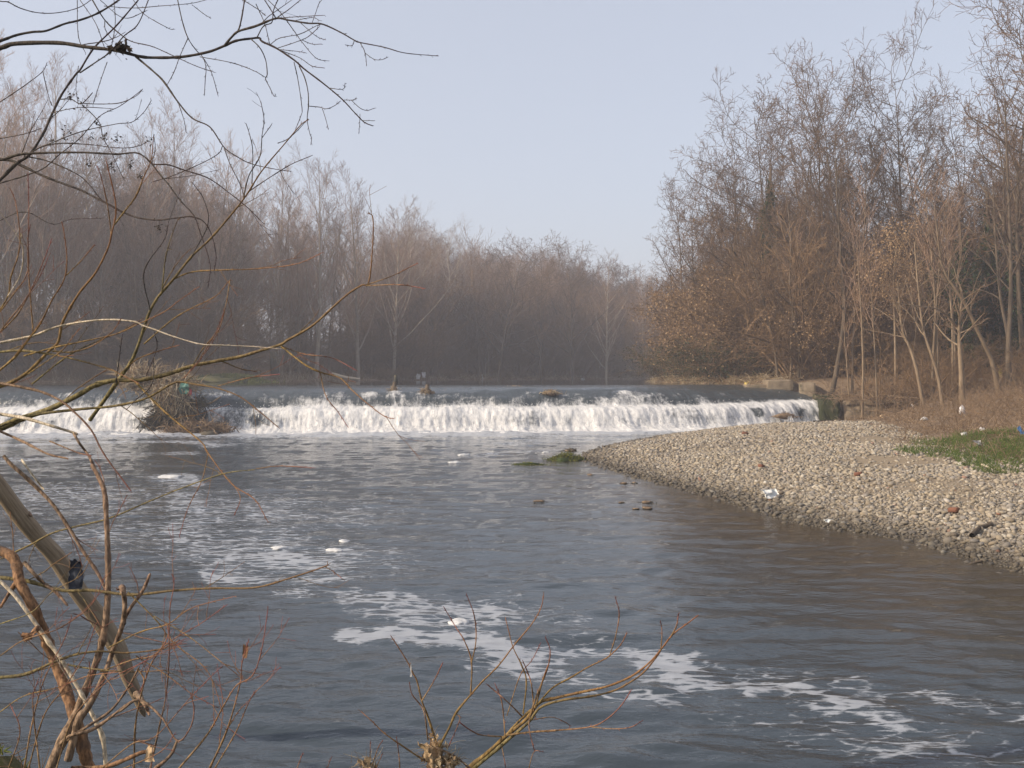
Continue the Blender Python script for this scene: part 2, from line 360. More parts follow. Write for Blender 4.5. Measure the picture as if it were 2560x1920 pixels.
def fall_mat():
    g = NB('falling_water'); uv = g.uv()
    a = g.noise(1.0, 6, 0.7, g.mapv(uv, (5.0, 0.6, 1)), 0.3); b = g.noise(1.0, 6, 0.72, g.mapv(uv, (2.6, 1.1, 1)), 0.8)
    c = g.noise(1.0, 5, 0.7, g.mapv(uv, (16, 5, 1)), 0.3)
    d_ = g.noise(1.0, 5, 0.7, g.mapv(uv, (1.1, 1.6, 1)), 1.0)
    f = g.math('ADD', g.math('MULTIPLY_ADD', a, 0.20, g.math('MULTIPLY', b, 0.34)), g.math('MULTIPLY_ADD', d_, 0.30, g.math('MULTIPLY', c, 0.16)))
    f = g.math('MULTIPLY_ADD', g.math('SUBTRACT', f, 0.5), 1.9, 0.5)
    thr = g.math('SUBTRACT', 0.96, g.math('MULTIPLY', g.attr('foam'), 0.82))
    mask = g.n('ShaderNodeMapRange', dict(interpolation_type='SMOOTHSTEP'), Value=g.math('SUBTRACT', f, thr), i1=-0.16, i2=0.20, i3=0.0, i4=1.0).outputs[0]
    bh = g.bump(f, 0.7, 0.12)
    w = g.bsdf((0.045, 0.055, 0.062), 0.10, bh, 0.5, IOR=1.33)
    fc = g.ramp(c, [(0.3, (0.47, 0.465, 0.46)), (0.65, (0.68, 0.67, 0.66))])
    fo = g.bsdf(fc, 0.8, bh, 0.2)
    return g.done(g.n('ShaderNodeMixShader', None, i0=mask, i1=w, i2=fo).outputs[0])
M['fall'] = fall_mat()
M['foam'] = (lambda g: g.done(g.bsdf(g.ramp(g.noise(30, 5, 0.6, g.objco()), [(0.3, (0.38, 0.38, 0.385)), (0.7, (0.58, 0.58, 0.58))]), 0.8, g.bump(g.noise(40, 4, 0.6, g.objco()), 0.5, 0.01), 0.2)))(NB('white_foam'))

# ------------------------------------------------------------------ plan of the place
UPZ = 1.95
CREST = np.array([(-44, 44.6), (-20, 46.0), (0, 47.5), (8, 49.0), (14.7, 52.3)])
LOWER_SHORE = [(60, 2), (22, 5), (10, 8.3), (6.9, 11), (6.35, 12.6), (6.0, 14.9), (4.85, 16.5), (4.2, 20.2), (3.1, 24), (2.05, 29.7), (2.2, 31), (3.4, 35), (6.2, 41), (9.3, 45.5), (12.0, 47.6), (15.3, 49.2)]
UPPER_SHORE = [(15.0, 53), (13.2, 60), (11.7, 72), (11.2, 79), (13.5, 88), (22, 98), (45, 106), (140, 112)]
RIGHT_LAND = LOWER_SHORE + UPPER_SHORE + [(140, 2)]
BANK_LINE = [(60, 7), (20, 9), (13, 14), (10.9, 20), (10.2, 22.5), (10.6, 27), (12.0, 32), (13.7, 40), (14.9, 46), (15.1, 53), (13.2, 60), (11.7, 72), (11.2, 79), (13.5, 88), (22, 98), (45, 106), (140, 112), (140, 7)]
LEFT_SHORE = [(-140, 52), (-60, 62), (-37, 71), (-29, 78), (-23, 77), (-19, 82), (-20, 88), (-16, 104), (-6, 122), (9, 139), (25, 146), (60, 150), (200, 152)]
LEFT_LAND = LEFT_SHORE + [(390, 152), (390, 440), (-390, 440), (-390, 40), (-140, 40)]

def right_h(x, y):
    d = poly_sd(x, y, RIGHT_LAND); e = poly_sd(x, y, BANK_LINE)
    n = fbm(x * 0.35, y * 0.35, 3) - 0.5
    z = np.where(d > 0, 0.72 * (1 - np.exp(-d / 4.2)) + 0.10 * n * np.clip(d, 0, 1), d * 0.16)
    z = z + 1.15 * sstep(0.3, 9.0, e) + 0.25 * n * sstep(0, 3, e)
    up = sstep(50.5, 54.0, y)
    zu = np.where(d > 0, 2.02 + 0.55 * (1 - np.exp(-d / 3.0)) + 0.25 * n * np.clip(d, 0, 1), 1.95 + d * 0.6)
    return z * (1 - up) + zu * up
def left_h(x, y):
    d = poly_sd(x, y, LEFT_LAND); n = fbm(x * 0.25, y * 0.25, 5) - 0.5
    return np.where(d > 0, 1.97 + 1.7 * sstep(0, 11, d) + (0.8 * n) * sstep(0, 4, d) + 0.25 * np.clip(d, 0, 0.6), 1.97 + d * 0.5)

# ground sheet under everything
gx = np.array([-400, -100, -30, 30, 100, 400.]); gy = np.array([-60, -20, 20, 60, 150, 450.])
X, Y = np.meshgrid(gx, gy)
obj('ground', mesh('ground', np.stack([X, Y, np.full(X.shape, -1.5)], -1), grid_faces(6, 6), mat=M['riverbed']), kind='structure')

def field(name, xs, ys, hf, mat, keep=None, attrs=None):
    X, Y = np.meshgrid(xs, ys); Z = hf(X, Y); Q = grid_faces(len(ys), len(xs))
    if keep is not None:
        c = keep(X, Y).ravel(); Q = Q[c[Q].any(1)] if keep.__name__ == 'anyv' else Q[c[Q].all(1)]
    used = np.unique(Q); rm = np.full(X.size, -1); rm[used] = np.arange(len(used))
    V = np.stack([X, Y, Z], -1).reshape(-1, 3)[used]
    at = {k: f(V[:, 0], V[:, 1]) for k, f in (attrs or {}).items()}
    return obj(name, mesh(name, V, rm[Q], mat=mat, attrs=at), kind='structure')

def is_gravel(x, y): return (poly_sd(x, y, BANK_LINE) < 0.35) & (y < 53)
def sandy(x, y):
    c1 = ground_at(2235, 1140, 0.62); c2 = ground_at(2190, 1100, 0.62); n = fbm(x * 1.2, y * 1.2, 21) - 0.5
    return np.maximum(0.75 * sstep(0.60, 0.70, fbm(x * 0.45 + 3, y * 0.45, 22, 4)) * sstep(1.2, 3.0, poly_sd(x, y, RIGHT_LAND)), np.maximum(sstep(1.3, 0.4, np.hypot((x - c1[0]) / 1.6, (y - c1[1]) / 1.5) + n), sstep(1.3, 0.5, np.hypot((x - c2[0]) / 1.0, (y - c2[1]) / 2.4) + n)))
bx = np.concatenate([np.arange(0, 17, 0.2), np.arange(17, 40, 0.8), np.arange(40, 141, 4.0)])
by = np.concatenate([np.arange(-6, 8, 1.0), np.arange(8, 56, 0.25), np.arange(56, 116, 0.8)])
g_bar = field('gravel_bar', bx, by, right_h, M['gravel'], lambda x, y: is_gravel(x, y) & (poly_sd(x, y, RIGHT_LAND) > -4), {'sand': sandy})
def anyv(x, y): return (~is_gravel(x, y)) & (poly_sd(x, y, RIGHT_LAND) > -3)
field('right_bank', bx, by, lambda x, y: right_h(x, y) - 0.004 * is_gravel(x, y), M['right_soil'], anyv)
lx = np.concatenate([np.arange(-390, -60, 8.0), np.arange(-60, 40, 0.8), np.arange(40, 391, 8.0)]); ly = np.concatenate([np.arange(40, 160, 0.9), np.arange(160, 441, 8.0)])
field('left_bank', lx, ly, left_h, M['left_soil'], lambda x, y: poly_sd(x, y, LEFT_LAND) > -3)
def near_h(x, y):
    lim = 4.2 + 0.9 * np.clip(-x - 2.4, 0, 40) * 1.0
    n = fbm(x * 1.3, y * 1.3, 9) - 0.5
    z = 0.85 - 1.3 * sstep(lim - 2.0, lim + 1.2, y) + 0.14 * n
    m = ground_at(60, 1850, 1.0)
    return z + 0.80 * np.exp(-(((x + 1.95) / 0.42) ** 2 + ((y - 3.75) / 0.55) ** 2))
field('near_bank', np.concatenate([np.arange(-60, -8, 2.0), np.arange(-8, 8, 0.12), np.arange(8, 60, 2.0)]), np.concatenate([np.arange(-40, -2, 2.0), np.arange(-2, 7, 0.12), np.arange(7, 56, 2.0)]), near_h, M['near_soil'],
      lambda x, y: near_h(x, y) > -1.3)

# ------------------------------------------------------------------ lower river
def lower_foam(x, y):
    f = np.zeros(x.shape); x0_, y0_ = x, y
    k = np.clip(y / 14.0, 0.5, 2.5)
    x = x + k * (0.75 * (fbm(x0_ / k * 1.3, y0_ / k * 1.9, 33) - .5) + 0.30 * (fbm(x0_ / k * 5, y0_ / k * 7, 35) - .5)); y = y + k * (0.55 * (fbm(x0_ / k * 1.3, y0_ / k * 1.9, 34) - .5) + 0.25 * (fbm(x0_ / k * 5, y0_ / k * 7, 36) - .5))
    def band(pts, wx, amp, z=0.0):
        nonlocal f
        p = np.array([ground_at(u, v) [:2] for u, v in pts]); m = p.mean(0)
        d = seg_dist(x, y, p); f = np.maximum(f, amp * np.exp(-(d / wx) ** 2))
    foot = CREST + np.array([0.15, -3.6])
    df = seg_dist(x, y, foot)
    f = np.maximum(f, 1.45 * np.exp(-(np.clip(df - 1.6, 0, 99) / 2.2) ** 2))
    f = np.maximum(f, 0.95 * np.exp(-(df / 6.5) ** 2))
    f = np.maximum(f, 0.84 * np.exp(-(df / 12.5) ** 2) * (0.70 + 0.30 * sstep(-3, 4, x)))
    band([(0, 1112), (250, 1105), (480, 1105), (550, 1112)], 1.3, 0.98)
    band([(0, 1150), (200, 1140), (420, 1135)], 1.5, 0.74)
    band([(405, 1192), (440, 1204), (470, 1212)], 0.75, 0.92)
    band([(150, 1230), (400, 1260), (700, 1290)], 3.6, 0.74)
    band([(300, 1330), (600, 1370), (800, 1400)], 2.2, 0.77)
    band([(640, 1395), (720, 1408), (790, 1415)], 0.75, 1.12)
    band([(540, 1430), (610, 1452)], 0.42, 1.08)
    band([(760, 1455), (840, 1450)], 0.45, 1.12)
    band([(740, 1490), (900, 1490)], 0.6, 0.70)
    band([(930, 1500), (1060, 1510), (1180, 1525), (1240, 1545)], 0.60, 0.96)
    band([(985, 1530), (1100, 1560), (1200, 1560)], 0.45, 0.90)
    band([(935, 1588), (1060, 1600), (1180, 1610), (1270, 1630), (1340, 1655)], 0.33, 1.50)
    band([(1250, 1635), (1320, 1670)], 0.34, 1.35)
    band([(1390, 1625), (1500, 1622), (1620, 1635), (1715, 1635)], 0.24, 1.02)
    band([(1640, 1640), (1700, 1670), (1690, 1700)], 0.35, 1.32)
    band([(1200, 1675), (1340, 1690), (1480, 1700)], 0.26, 0.80)
    band([(1480, 1740), (1680, 1742)], 0.20, 0.86)
    band([(1750, 1690), (1830, 1720), (1900, 1722)], 0.28, 1.00)
    band([(1900, 1705), (1990, 1725), (2080, 1745), (2140, 1760)], 0.25, 1.02)
    band([(2040, 1770), (2180, 1800), (2240, 1800)], 0.24, 0.88)
    band([(2140, 1720), (2400, 1750), (2560, 1790)], 0.45, 0.68)
    band([(1900, 1810), (2200, 1850), (2560, 1890)], 0.60, 0.66)
    band([(1700, 1640), (1900, 1680), (2150, 1700)], 0.35, 0.64)
    band([(1250, 1500), (1500, 1590)], 0.6, 0.56)
    band([(1280, 1110), (1500, 1090), (1650, 1080)], 2.2, 0.78)
    band([(1180, 1140), (1400, 1125)], 1.2, 0.74)
    f = f * (0.80 + 0.42 * fbm(x0_ / k * 2.2, y0_ / k * 3.0, 31, 3))
    return np.clip(f, 0, 1.4)
nr, nc = 430, 470
D = 3.0 * (60.0 / 3.0) ** np.linspace(0, 1, nr)
t = np.linspace(-1, 1, nc); s = 0.62 * t + 1.2 * np.sign(t) * np.clip(np.abs(t) - 0.86, 0, 1) * 6
Yw = np.broadcast_to(D[:, None], (nr, nc)); Xw = s[None, :] * D[:, None] + 0.03 * D[:, None]
def wave(x, y):
    foot = CREST + np.array([0.15, -3.6]); df = seg_dist(x, y, foot)
    wx, wy = x + 0.8 * fbm(x * .3, y * .3, 40), y + 0.8 * fbm(x * .3, y * .3, 41)
    a = 0.064 * (fbm(wx * 0.8, wy * 1.9, 42, 3) - 0.5) + 0.040 * (fbm(wx * 2.6, wy * 6.0, 43, 2) - 0.5)
    calm = 0.45 + 0.75 * fbm(x * 0.16, y * 0.12, 45, 2)
    chop = np.exp(-(df / 5.0) ** 2)
    return a * calm * (1 + 2.0 * chop) + chop * 0.10 * (fbm(x * 1.6, y * 2.2, 44, 3) - 0.35)
Zw = wave(Xw, Yw) * sstep(0.0, -1.2, poly_sd(Xw, Yw, RIGHT_LAND) + 0.0 * Xw) if False else wave(Xw, Yw)
shore_d = poly_sd(Xw, Yw, RIGHT_LAND)
Zw = Zw * (0.25 + 0.75 * sstep(0.0, -1.5, shore_d))
fm = lower_foam(Xw, Yw) * sstep(-0.2, -0.9, shore_d)
sh = sstep(-5.5, 0.0, shore_d) * sstep(40, 34, Yw)  # murky shallows, widened offshore to paint in the brown reflection of the trees
keepc = ((Yw < 48.6)).ravel()
Q = grid_faces(nr, nc); cr = np.interp(Xw, CREST[:, 0], CREST[:, 1] - 3.0); keepc = (Yw < cr).ravel(); Q = Q[keepc[Q].any(1)]
obj('river', mesh('river', np.stack([Xw, Yw, Zw], -1), Q, mat=M['river'], attrs={'foam': fm, 'shoal_reflection': sh}), kind='structure')

# ------------------------------------------------------------------ upper river and the sheet of water over the weir
def catmull(pts, n):
    p = np.asarray(pts, float); p = np.concatenate([[2 * p[0] - p[1]], p, [2 * p[-1] - p[-2]]]); o = []
    seg = len(p) - 3
    tt = np.linspace(0, seg - 1e-9, n)
    i = tt.astype(int); f = (tt - i)[:, None]
    a, b, c, d = p[i], p[i + 1], p[i + 2], p[i + 3]
    return 0.5 * (2 * b + (c - a) * f + (2 * a - 5 * b + 4 * c - d) * f ** 2 + (3 * b - a - 3 * c + d) * f ** 3)
ns = 900
cl = catmull(CREST, 400); L = np.concatenate([[0], np.cumsum(np.linalg.norm(np.diff(cl, axis=0), axis=1))])
ss = np.linspace(0, L[-1], ns); cx = np.interp(ss, L, cl[:, 0]); cy = np.interp(ss, L, cl[:, 1])
tx, ty = np.gradient(cx), np.gradient(cy); tl = np.hypot(tx, ty); nx_, ny_ = ty / tl, -tx / tl        # downstream normal
# profile: offset downstream, height, foam, roughness
PR = np.array([(-9, 1.95, 0, 0.0), (-5, 1.95, 0, .2), (-2.0, 1.945, 0, .4), (-0.8, 1.93, .02, .6), (0.0, 1.89, .08, 1), (0.5, 1.80, .16, 1.2), (0.9, 1.67, .30, 1.4), (1.15, 1.55, .36, 1.5), (1.35, 1.47, .40, 1.4), (1.5, 1.38, .44, 1.2),
               (1.62, 1.22, .50, 1.2), (1.72, 1.10, .60, 1.3), (1.95, 1.04, .86, 2.2), (2.3, 1.0, .98, 2.6), (2.55, .90, .94, 2.6), (2.75, .70, .84, 2.4), (2.9, .45, .80, 2.6), (3.05, .22, .95, 2.8), (3.3, .08, 1.25, 3.0), (3.8, .03, 1.25, 2.4), (4.5, -.02, 1.0, 1.4)])
npf = 130
pl = np.concatenate([[0], np.cumsum(np.hypot(np.diff(PR[:, 0]), np.diff(PR[:, 1])))])
pt = np.concatenate([np.linspace(0, pl[3], 14)[:-1], np.linspace(pl[3], pl[-1], npf - 13)])
off, hz, fo, ro = [np.interp(pt, pl, PR[:, k]) for k in range(4)]
k5 = np.array([1, 2, 3, 2, 1]) / 9.0
def sm(a): return np.convolve(np.pad(a, 2, 'edge'), k5, 'valid')
off, hz = sm(off), sm(hz)
sx = cx[None, :]                                                            # right end: the crest drops earlier and the ledge sits higher
re = sstep(6, 14.5, cx)[None, :]
H = hz[:, None] + re * (-0.20 * sstep(-4, 0.0, off)[:, None] * sstep(1.75, 1.2, off)[:, None] + 0.16 * np.exp(-((off - 1.95) / 0.6) ** 2)[:, None])
wob = 0.35 * (fbm(ss * 0.5, ss * 0 + 3, 50, 3) - 0.5)
OFF = off[:, None] + (wob[None, :] * sstep(0.8, 2.0, off)[:, None])
Pt = np.broadcast_to(pt[:, None], (npf, ns)); Sg = np.broadcast_to(ss[None, :], (npf, ns))
nz = (fbm(Sg * 1.7, Pt * 1.0, 51, 5) - 0.5) * 0.075 + (fbm(Sg * 9.0, Pt * 2.0, 52, 3) - 0.5) * 0.035
swell = 0.10 * (fbm(Sg * 0.7, Pt * 1.2, 53, 2) - 0.5) * sstep(-1.2, 0.3, off)[:, None] * sstep(2.0, 1.2, off)[:, None]
nz = nz * ro[:, None] + swell
jump = np.clip(fbm(Sg * 0.75, Pt * 0.35 + 9, 57, 3) - 0.56, 0, 1) * np.exp(-((OFF - 1.0) / 0.35) ** 2)      # rolling white crests on the ogee
FO = fo[:, None] + 0 * Sg
FO = FO + 1.3 * jump
FO = FO + 0.62 * (fbm(Sg * 0.45, Pt * 0.3, 54, 4) - 0.50) * sstep(1.1, 1.5, OFF)
gap = sstep(0.64, 0.80, fbm(Sg * 0.8, Pt * 0.5, 55, 3)) * sstep(2.35, 2.6, OFF) * sstep(3.15, 2.95, OFF)
FO = FO - 0.42 * gap
jam = np.exp(-((cx + 12.6) / 1.9) ** 2)[None, :]                               # behind the snag the fall runs thin and dark
FO = FO - 0.42 * jam * sstep(1.3, 1.7, OFF) * sstep(3.25, 3.05, OFF)
FO = np.where(re > 0.02, FO - 0.25 * re * sstep(1.75, 1.5, OFF), FO)
nrm_h = sstep(1.2, 2.6, off)[:, None] * sstep(3.6, 3.0, off)[:, None]
VX = cx[None, :] + nx_[None, :] * (OFF + nz * nrm_h); VY = cy[None, :] + ny_[None, :] * (OFF + nz * nrm_h)
VZ = H + nz * (1 - 0.4 * nrm_h) + 0.25 * jump
fade = sstep(-9, -6, off)[:, None]; VZ = VZ * fade + (UPZ - 0.01) * (1 - fade)
uvs = np.stack([Sg, Pt], -1).reshape(-1, 2)
obj('waterfall', mesh('waterfall', np.stack([VX, VY, VZ], -1), grid_faces(npf, ns), mat=M['fall'], attrs={'foam': np.clip(FO, 0, 1.5)}, uv=uvs), kind='structure')
# upper river sheet behind the crest
ux = np.concatenate([np.arange(-140, -45, 6.0), np.arange(-45, 16, 0.8), np.arange(16, 200, 6.0)]); uy = np.concatenate([np.linspace(0, 1, 90)])
XU = np.broadcast_to(ux[None, :], (90, len(ux))); cr = np.interp(ux, cl[:, 0], cl[:, 1]); cr = np.where(ux > 14.7, 53, cr)
YU = (cr[None, :] + 7.2) + uy[:, None] ** 1.4 * (160 - cr[None, :]); ZU = UPZ + 0.02 * (fbm(XU * .5, YU * .8, 60, 3) - .5)
obj('upper_river', mesh('upper_river', np.stack([XU, YU, ZU], -1), grid_faces(90, len(ux)), mat=M['upper']), kind='structure')
# splashed drops along the foot and ledge
mb = MB(); n = 5000
si = rng.integers(0, ns, n); oo = np.where(rng.random(n) < 0.7, rng.normal(3.15, 0.22, n), rng.normal(2.1, 0.22, n)); zz = np.interp(oo, off, hz) + np.abs(rng.normal(0, 0.10, n)) + 0.05
c = np.stack([cx[si] + nx_[si] * oo, cy[si] + ny_[si] * oo, zz], -1); r = rng.uniform(0.008, 0.026, n)
V = (OCT[0][None, :6] * r[:, None, None] + c[:, None]); F8 = np.array([(0, 2, 4), (2, 1, 4), (1, 3, 4), (3, 0, 4), (2, 0, 5), (1, 2, 5), (3, 1, 5), (0, 3, 5)])
mb.add(V.reshape(-1, 3), None, (F8[None] + (np.arange(n) * 6)[:, None, None]).reshape(-1, 3))
obj('spray', mb.mesh('spray', M['foam']), kind='stuff')

# the weir itself: stepped concrete under the water
wr = thing('weir', 'long low stepped concrete weir under the white sheet of falling water', 'weir', (0, 47, 0))
def sweep(prof, mat, name, x0=-44, x1=14.7, n=60):
    q = np.linspace(x0, x1, n); qy = np.interp(q, cl[:, 0], cl[:, 1]); pr = np.asarray(prof)
    V = np.stack([np.broadcast_to(q[:, None], (n, len(pr))), qy[:, None] - pr[None, :, 0] - 47, np.broadcast_to(pr[None, :, 1], (n, len(pr)))], -1)
    return obj(name, mesh(name, V, grid_faces(n, len(pr)), mat=mat, smooth=False), wr)
sweep([(-1.5, -1), (-1.5, 1.45), (-0.6, 1.62), (0.2, 1.58), (0.8, 1.38), (1.15, 1.15), (1.3, 0.9), (1.3, -1)], M['mossy'], 'sill')
sweep([(1.31, -1), (1.31, .82), (2.2, .78), (2.3, .7), (2.35, -1)], M['mossy'], 'step')

# ------------------------------------------------------------------ haze: one closed box of air round the whole place
g = NB('thin_haze'); pv = g.n('ShaderNodeVolumePrincipled', None, Color=(0.90, 0.91, 1.0, 1), Density=0.0016, Anisotropy=0.25).outputs[0]
g.t.links.new(pv, g.o.inputs['Volume'])
V, Q = box_geo((0, 190, 14.75), (830, 540, 34.5), 0, 0.5)
obj('haze', mesh('haze', V, Q, mat=g.m, smooth=False), kind='stuff')

# ------------------------------------------------------------------ trees
def children(rg, P, R, n, t0, t1, ang, asd, ratio, taper, K, trop, wob, rr, rmin=0.004, minlen=0.0, flat=0.0):
    N, Kp, _ = P.shape; Mn = N * n
    idx = np.repeat(np.arange(N), n)
    tt = t0 + (t1 - t0) * ((np.tile(np.arange(n), N) + rg.random(Mn)) / n)
    fk = tt * (Kp - 1); i = np.minimum(fk.astype(int), Kp - 2); f = (fk - i)[:, None]
    pos = P[idx, i] * (1 - f) + P[idx, i + 1] * f; T = nrm(P[idx, i + 1] - P[idx, i])
    rad = R[idx, i] * (1 - f[:, 0]) + R[idx, i + 1] * f[:, 0]
    Lp = np.linalg.norm(np.diff(P, axis=1), axis=2).sum(1)[idx]
    ref = np.where(np.abs(T[:, 2:3]) > 0.9, np.array([[1., 0, 0]]), np.array([[0, 0, 1.]]))
    u = nrm(np.cross(T, ref)); v = np.cross(T, u)
    ph = np.tile(np.arange(n) * 2.39996, N) + np.repeat(rg.random(N) * 6.28, n) + rg.normal(0, 0.4, Mn)
    a = np.radians(ang + rg.normal(0, asd, Mn))[:, None]
    d = np.cos(a) * T + np.sin(a) * (np.cos(ph)[:, None] * u + np.sin(ph)[:, None] * v)
    d[:, 2] *= (1 - flat); d = nrm(d)
    ln = np.maximum(Lp * ratio * (1 - taper * (tt - t0) / max(1e-6, t1 - t0)) * rg.uniform(0.65, 1.3, Mn), minlen)
    Pc = np.empty((Mn, K, 3)); Pc[:, 0] = pos; p = pos
    for k in range(1, K):
        d = nrm(d + rg.normal(0, wob, (Mn, 3)) + np.array([0, 0, trop])); p = p + d * (ln / (K - 1))[:, None]; Pc[:, k] = p
    r0 = np.clip(rad * rr * rg.uniform(0.8, 1.1, Mn), rmin, None)
    Rc = r0[:, None] * np.linspace(1, 0.35, K)[None]; Rc = np.maximum(Rc, rmin * 0.7)
    return Pc, Rc

def trunk_path(rg, H, r0, lean=0.03, wob=0.02, K=14):
    z = np.linspace(0, H, K); p = np.zeros((K, 3)); d = np.array([rg.normal(0, lean), rg.normal(0, lean), 1.0])
    for k in range(1, K):
        d = d + np.array([rg.normal(0, wob), rg.normal(0, wob), 0]); d[:2] *= 0.93; p[k] = p[k - 1] + d / d[2] * (z[k] - z[k - 1])
    r = r0 * (1 - 0.93 * np.linspace(0, 1, K) ** 0.9); r[0] *= 1.25
    return p[None], r[None]

def leaves(rg, pts, n, size, spread=0.15, hang=0.0):
    c = pts[rg.integers(0, len(pts), n)] + rg.normal(0, spread, (n, 3)); c[:, 2] -= np.abs(rg.normal(0, hang + 1e-6, n))
    a = nrm(rg.normal(0, 1, (n, 3)) + np.array([0, 0, -hang * 6])); b = nrm(np.cross(a, rg.normal(0, 1, (n, 3))))
    s = size * rg.uniform(0.6, 1.4, n)[:, None]
    V = np.stack([c - a * s, c + b * s * 0.5, c + a * s, c - b * s * 0.5], 1)
    return V.reshape(-1, 3), np.arange(n * 4).reshape(n, 4), np.repeat(rg.random(n), 4)

def make_tree(seed, H, r0, kind, trunk=None):
    """-> list of (part name, mesh, is_stuff)"""
    rg = np.random.default_rng(seed)
    P0, R0 = trunk if trunk is not None else trunk_path(rg, H, r0, 0.02 if kind == 'poplar' else 0.05, 0.012 if kind == 'poplar' else 0.035)
    if kind == 'poplar':
        P1, R1 = children(rg, P0, R0, 26, 0.16, 0.96, 36, 9, 0.36, 0.62, 8, 0.07, 0.06, 0.55, 0.012)
        P2, R2 = children(rg, P1, R1, 9, 0.15, 1.0, 34, 9, 0.42, 0.45, 5, 0.08, 0.08, 0.5, 0.009)
        P3, R3 = children(rg, P2, R2, 7, 0.12, 1.0, 32, 10, 0.48, 0.4, 4, 0.10, 0.10, 0.6, 0.0075)
        P4, R4 = children(rg, P3, R3, 3, 0.2, 1.0, 30, 10, 0.6, 0.4, 3, 0.10, 0.10, 0.8, 0.006)
        tm, wm = M['poplar_trunk'], M['poplar_twig']
    elif kind == 'dome':                                     # wide round pale crown
        P1, R1 = children(rg, P0, R0, 24, 0.25, 0.98, 44, 10, 0.5, 0.5, 8, 0.05, 0.07, 0.6, 0.012)
        P2, R2 = children(rg, P1, R1, 9, 0.2, 1.0, 38, 10, 0.42, 0.4, 5, 0.06, 0.10, 0.5, 0.009)
        P3, R3 = children(rg, P2, R2, 7, 0.12, 1.0, 36, 10, 0.48, 0.4, 4, 0.05, 0.12, 0.6, 0.0075)
        P4, R4 = children(rg, P3, R3, 3, 0.2, 1.0, 34, 10, 0.6, 0.4, 3, 0.03, 0.12, 0.8, 0.006)
        tm, wm = M['poplar_trunk'], M['pale_twig']
    else:                                                    # robinia: forked, crooked, open crown
        P1, R1 = children(rg, P0, R0, 22, 0.26, 0.99, 44, 13, 0.36, 0.35, 10, 0.06, 0.15, 0.72, 0.024)
        P2, R2 = children(rg, P1, R1, 9, 0.2, 1.0, 46, 14, 0.42, 0.35, 7, 0.04, 0.20, 0.6, 0.014)
        P3, R3 = children(rg, P2, R2, 5, 0.12, 1.0, 46, 14, 0.44, 0.3, 5, 0.03, 0.18, 0.62, 0.016)
        P4, R4 = children(rg, P3, R3, 3, 0.2, 1.0, 44, 14, 0.50, 0.3, 3, 0.03, 0.18, 0.8, 0.011)
        tm, wm = M['robinia_trunk'], M['robinia_twig']
        if kind == 'young': tm = M['young_trunk']
    a = MB().tube(P0, R0, 8); nb = max(6, len(P1) // 2); a.tube(P1, R1, 5)
    b = MB().tube(P2, R2, 3).tube(P3, R3, 3).tube(P4, R4, 3)
    out = [('trunk', a.mesh('trunk', tm), False), ('crown', b.mesh('crown', wm), True)]
    return out, (P0, R0, P1, P2, P3)

def place_tree(parts, name, label, cat, loc, rz, sc, group=None):
    t = thing(name, label, cat, loc, rz, group, sc if isinstance(sc, tuple) else (sc, sc, sc))
    for nme, me, st in parts: obj(nme, me, t, kind='stuff' if st else None)
    return t

POP = [make_tree(100 + i, 20, 0.20, 'poplar')[0] for i in range(5)]
DOME = [make_tree(140 + i, 16, 0.22, 'dome')[0] for i in range(2)]
ROB = []
for i in range(5):
    ROB.append(make_tree(160 + i, 19, 0.17, 'robinia')[0])
rgs = np.random.default_rng(11)

def make_shrub(seed, kind):
    rg = np.random.default_rng(seed); n0 = 16
    a = rg.random(n0) * 6.28; base = np.stack([np.cos(a), np.sin(a), np.zeros(n0)], -1) * rg.uniform(0.05, 0.55, n0)[:, None]
    d = nrm(np.stack([np.cos(a) * 0.55, np.sin(a) * 0.55, np.full(n0, 1.0)], -1) + rg.normal(0, 0.2, (n0, 3)))
    K = 9; P = np.empty((n0, K, 3)); P[:, 0] = base; p = base; ln = rg.uniform(2.6, 4.6, n0)
    for k in range(1, K):
        d = nrm(d + rg.normal(0, 0.07, (n0, 3)) + np.array([0, 0, -0.05])); p = p + d * (ln / (K - 1))[:, None]; P[:, k] = p
    R = np.linspace(0.035, 0.010, K)[None] * rg.uniform(0.6, 1.2, n0)[:, None]
    P1, R1 = children(rg, P, R, 9, 0.15, 1.0, 40, 12, 0.40, 0.5, 6, 0.02, 0.12, 0.6, 0.009)
    P2, R2 = children(rg, P1, R1, 6, 0.1, 1.0, 40, 12, 0.45, 0.4, 4, 0.0, 0.15, 0.7, 0.007)
    P3, R3 = children(rg, P2, R2, 3, 0.1, 1.0, 40, 12, 0.6, 0.4, 3, 0.0, 0.15, 0.8, 0.006)
    m1 = MB().tube(P, R, 5); m2 = MB().tube(P1, R1, 3).tube(P2, R2, 3).tube(P3, R3, 3)
    out = [('stem', m1.mesh('stem', M['shrub_twig']), True), ('crown', m2.mesh('crown', M['shrub_twig']), True)]
    if kind == 'leafy':
        V, Q, tt = leaves(rg, np.concatenate([P2.reshape(-1, 3), P3.reshape(-1, 3)]), 8000, 0.038, 0.10, 0.05)
        out.append(('foliage', MB().add(V, Q, None, tt).mesh('foliage', M['dry_leaf'], False), True))
    if kind == 'ivy':
        V, Q, tt = leaves(rg, P1.reshape(-1, 3), 3800, 0.06, 0.22, 0.05)
        out.append(('foliage', MB().add(V, Q, None, tt).mesh('foliage', M['ivy'], False), True))
    return out
SHR = [make_shrub(200 + i, 'bare') for i in range(3)]; SHL = [make_shrub(210 + i, 'leafy') for i in range(2)]; SHI = [make_shrub(220, 'ivy')]

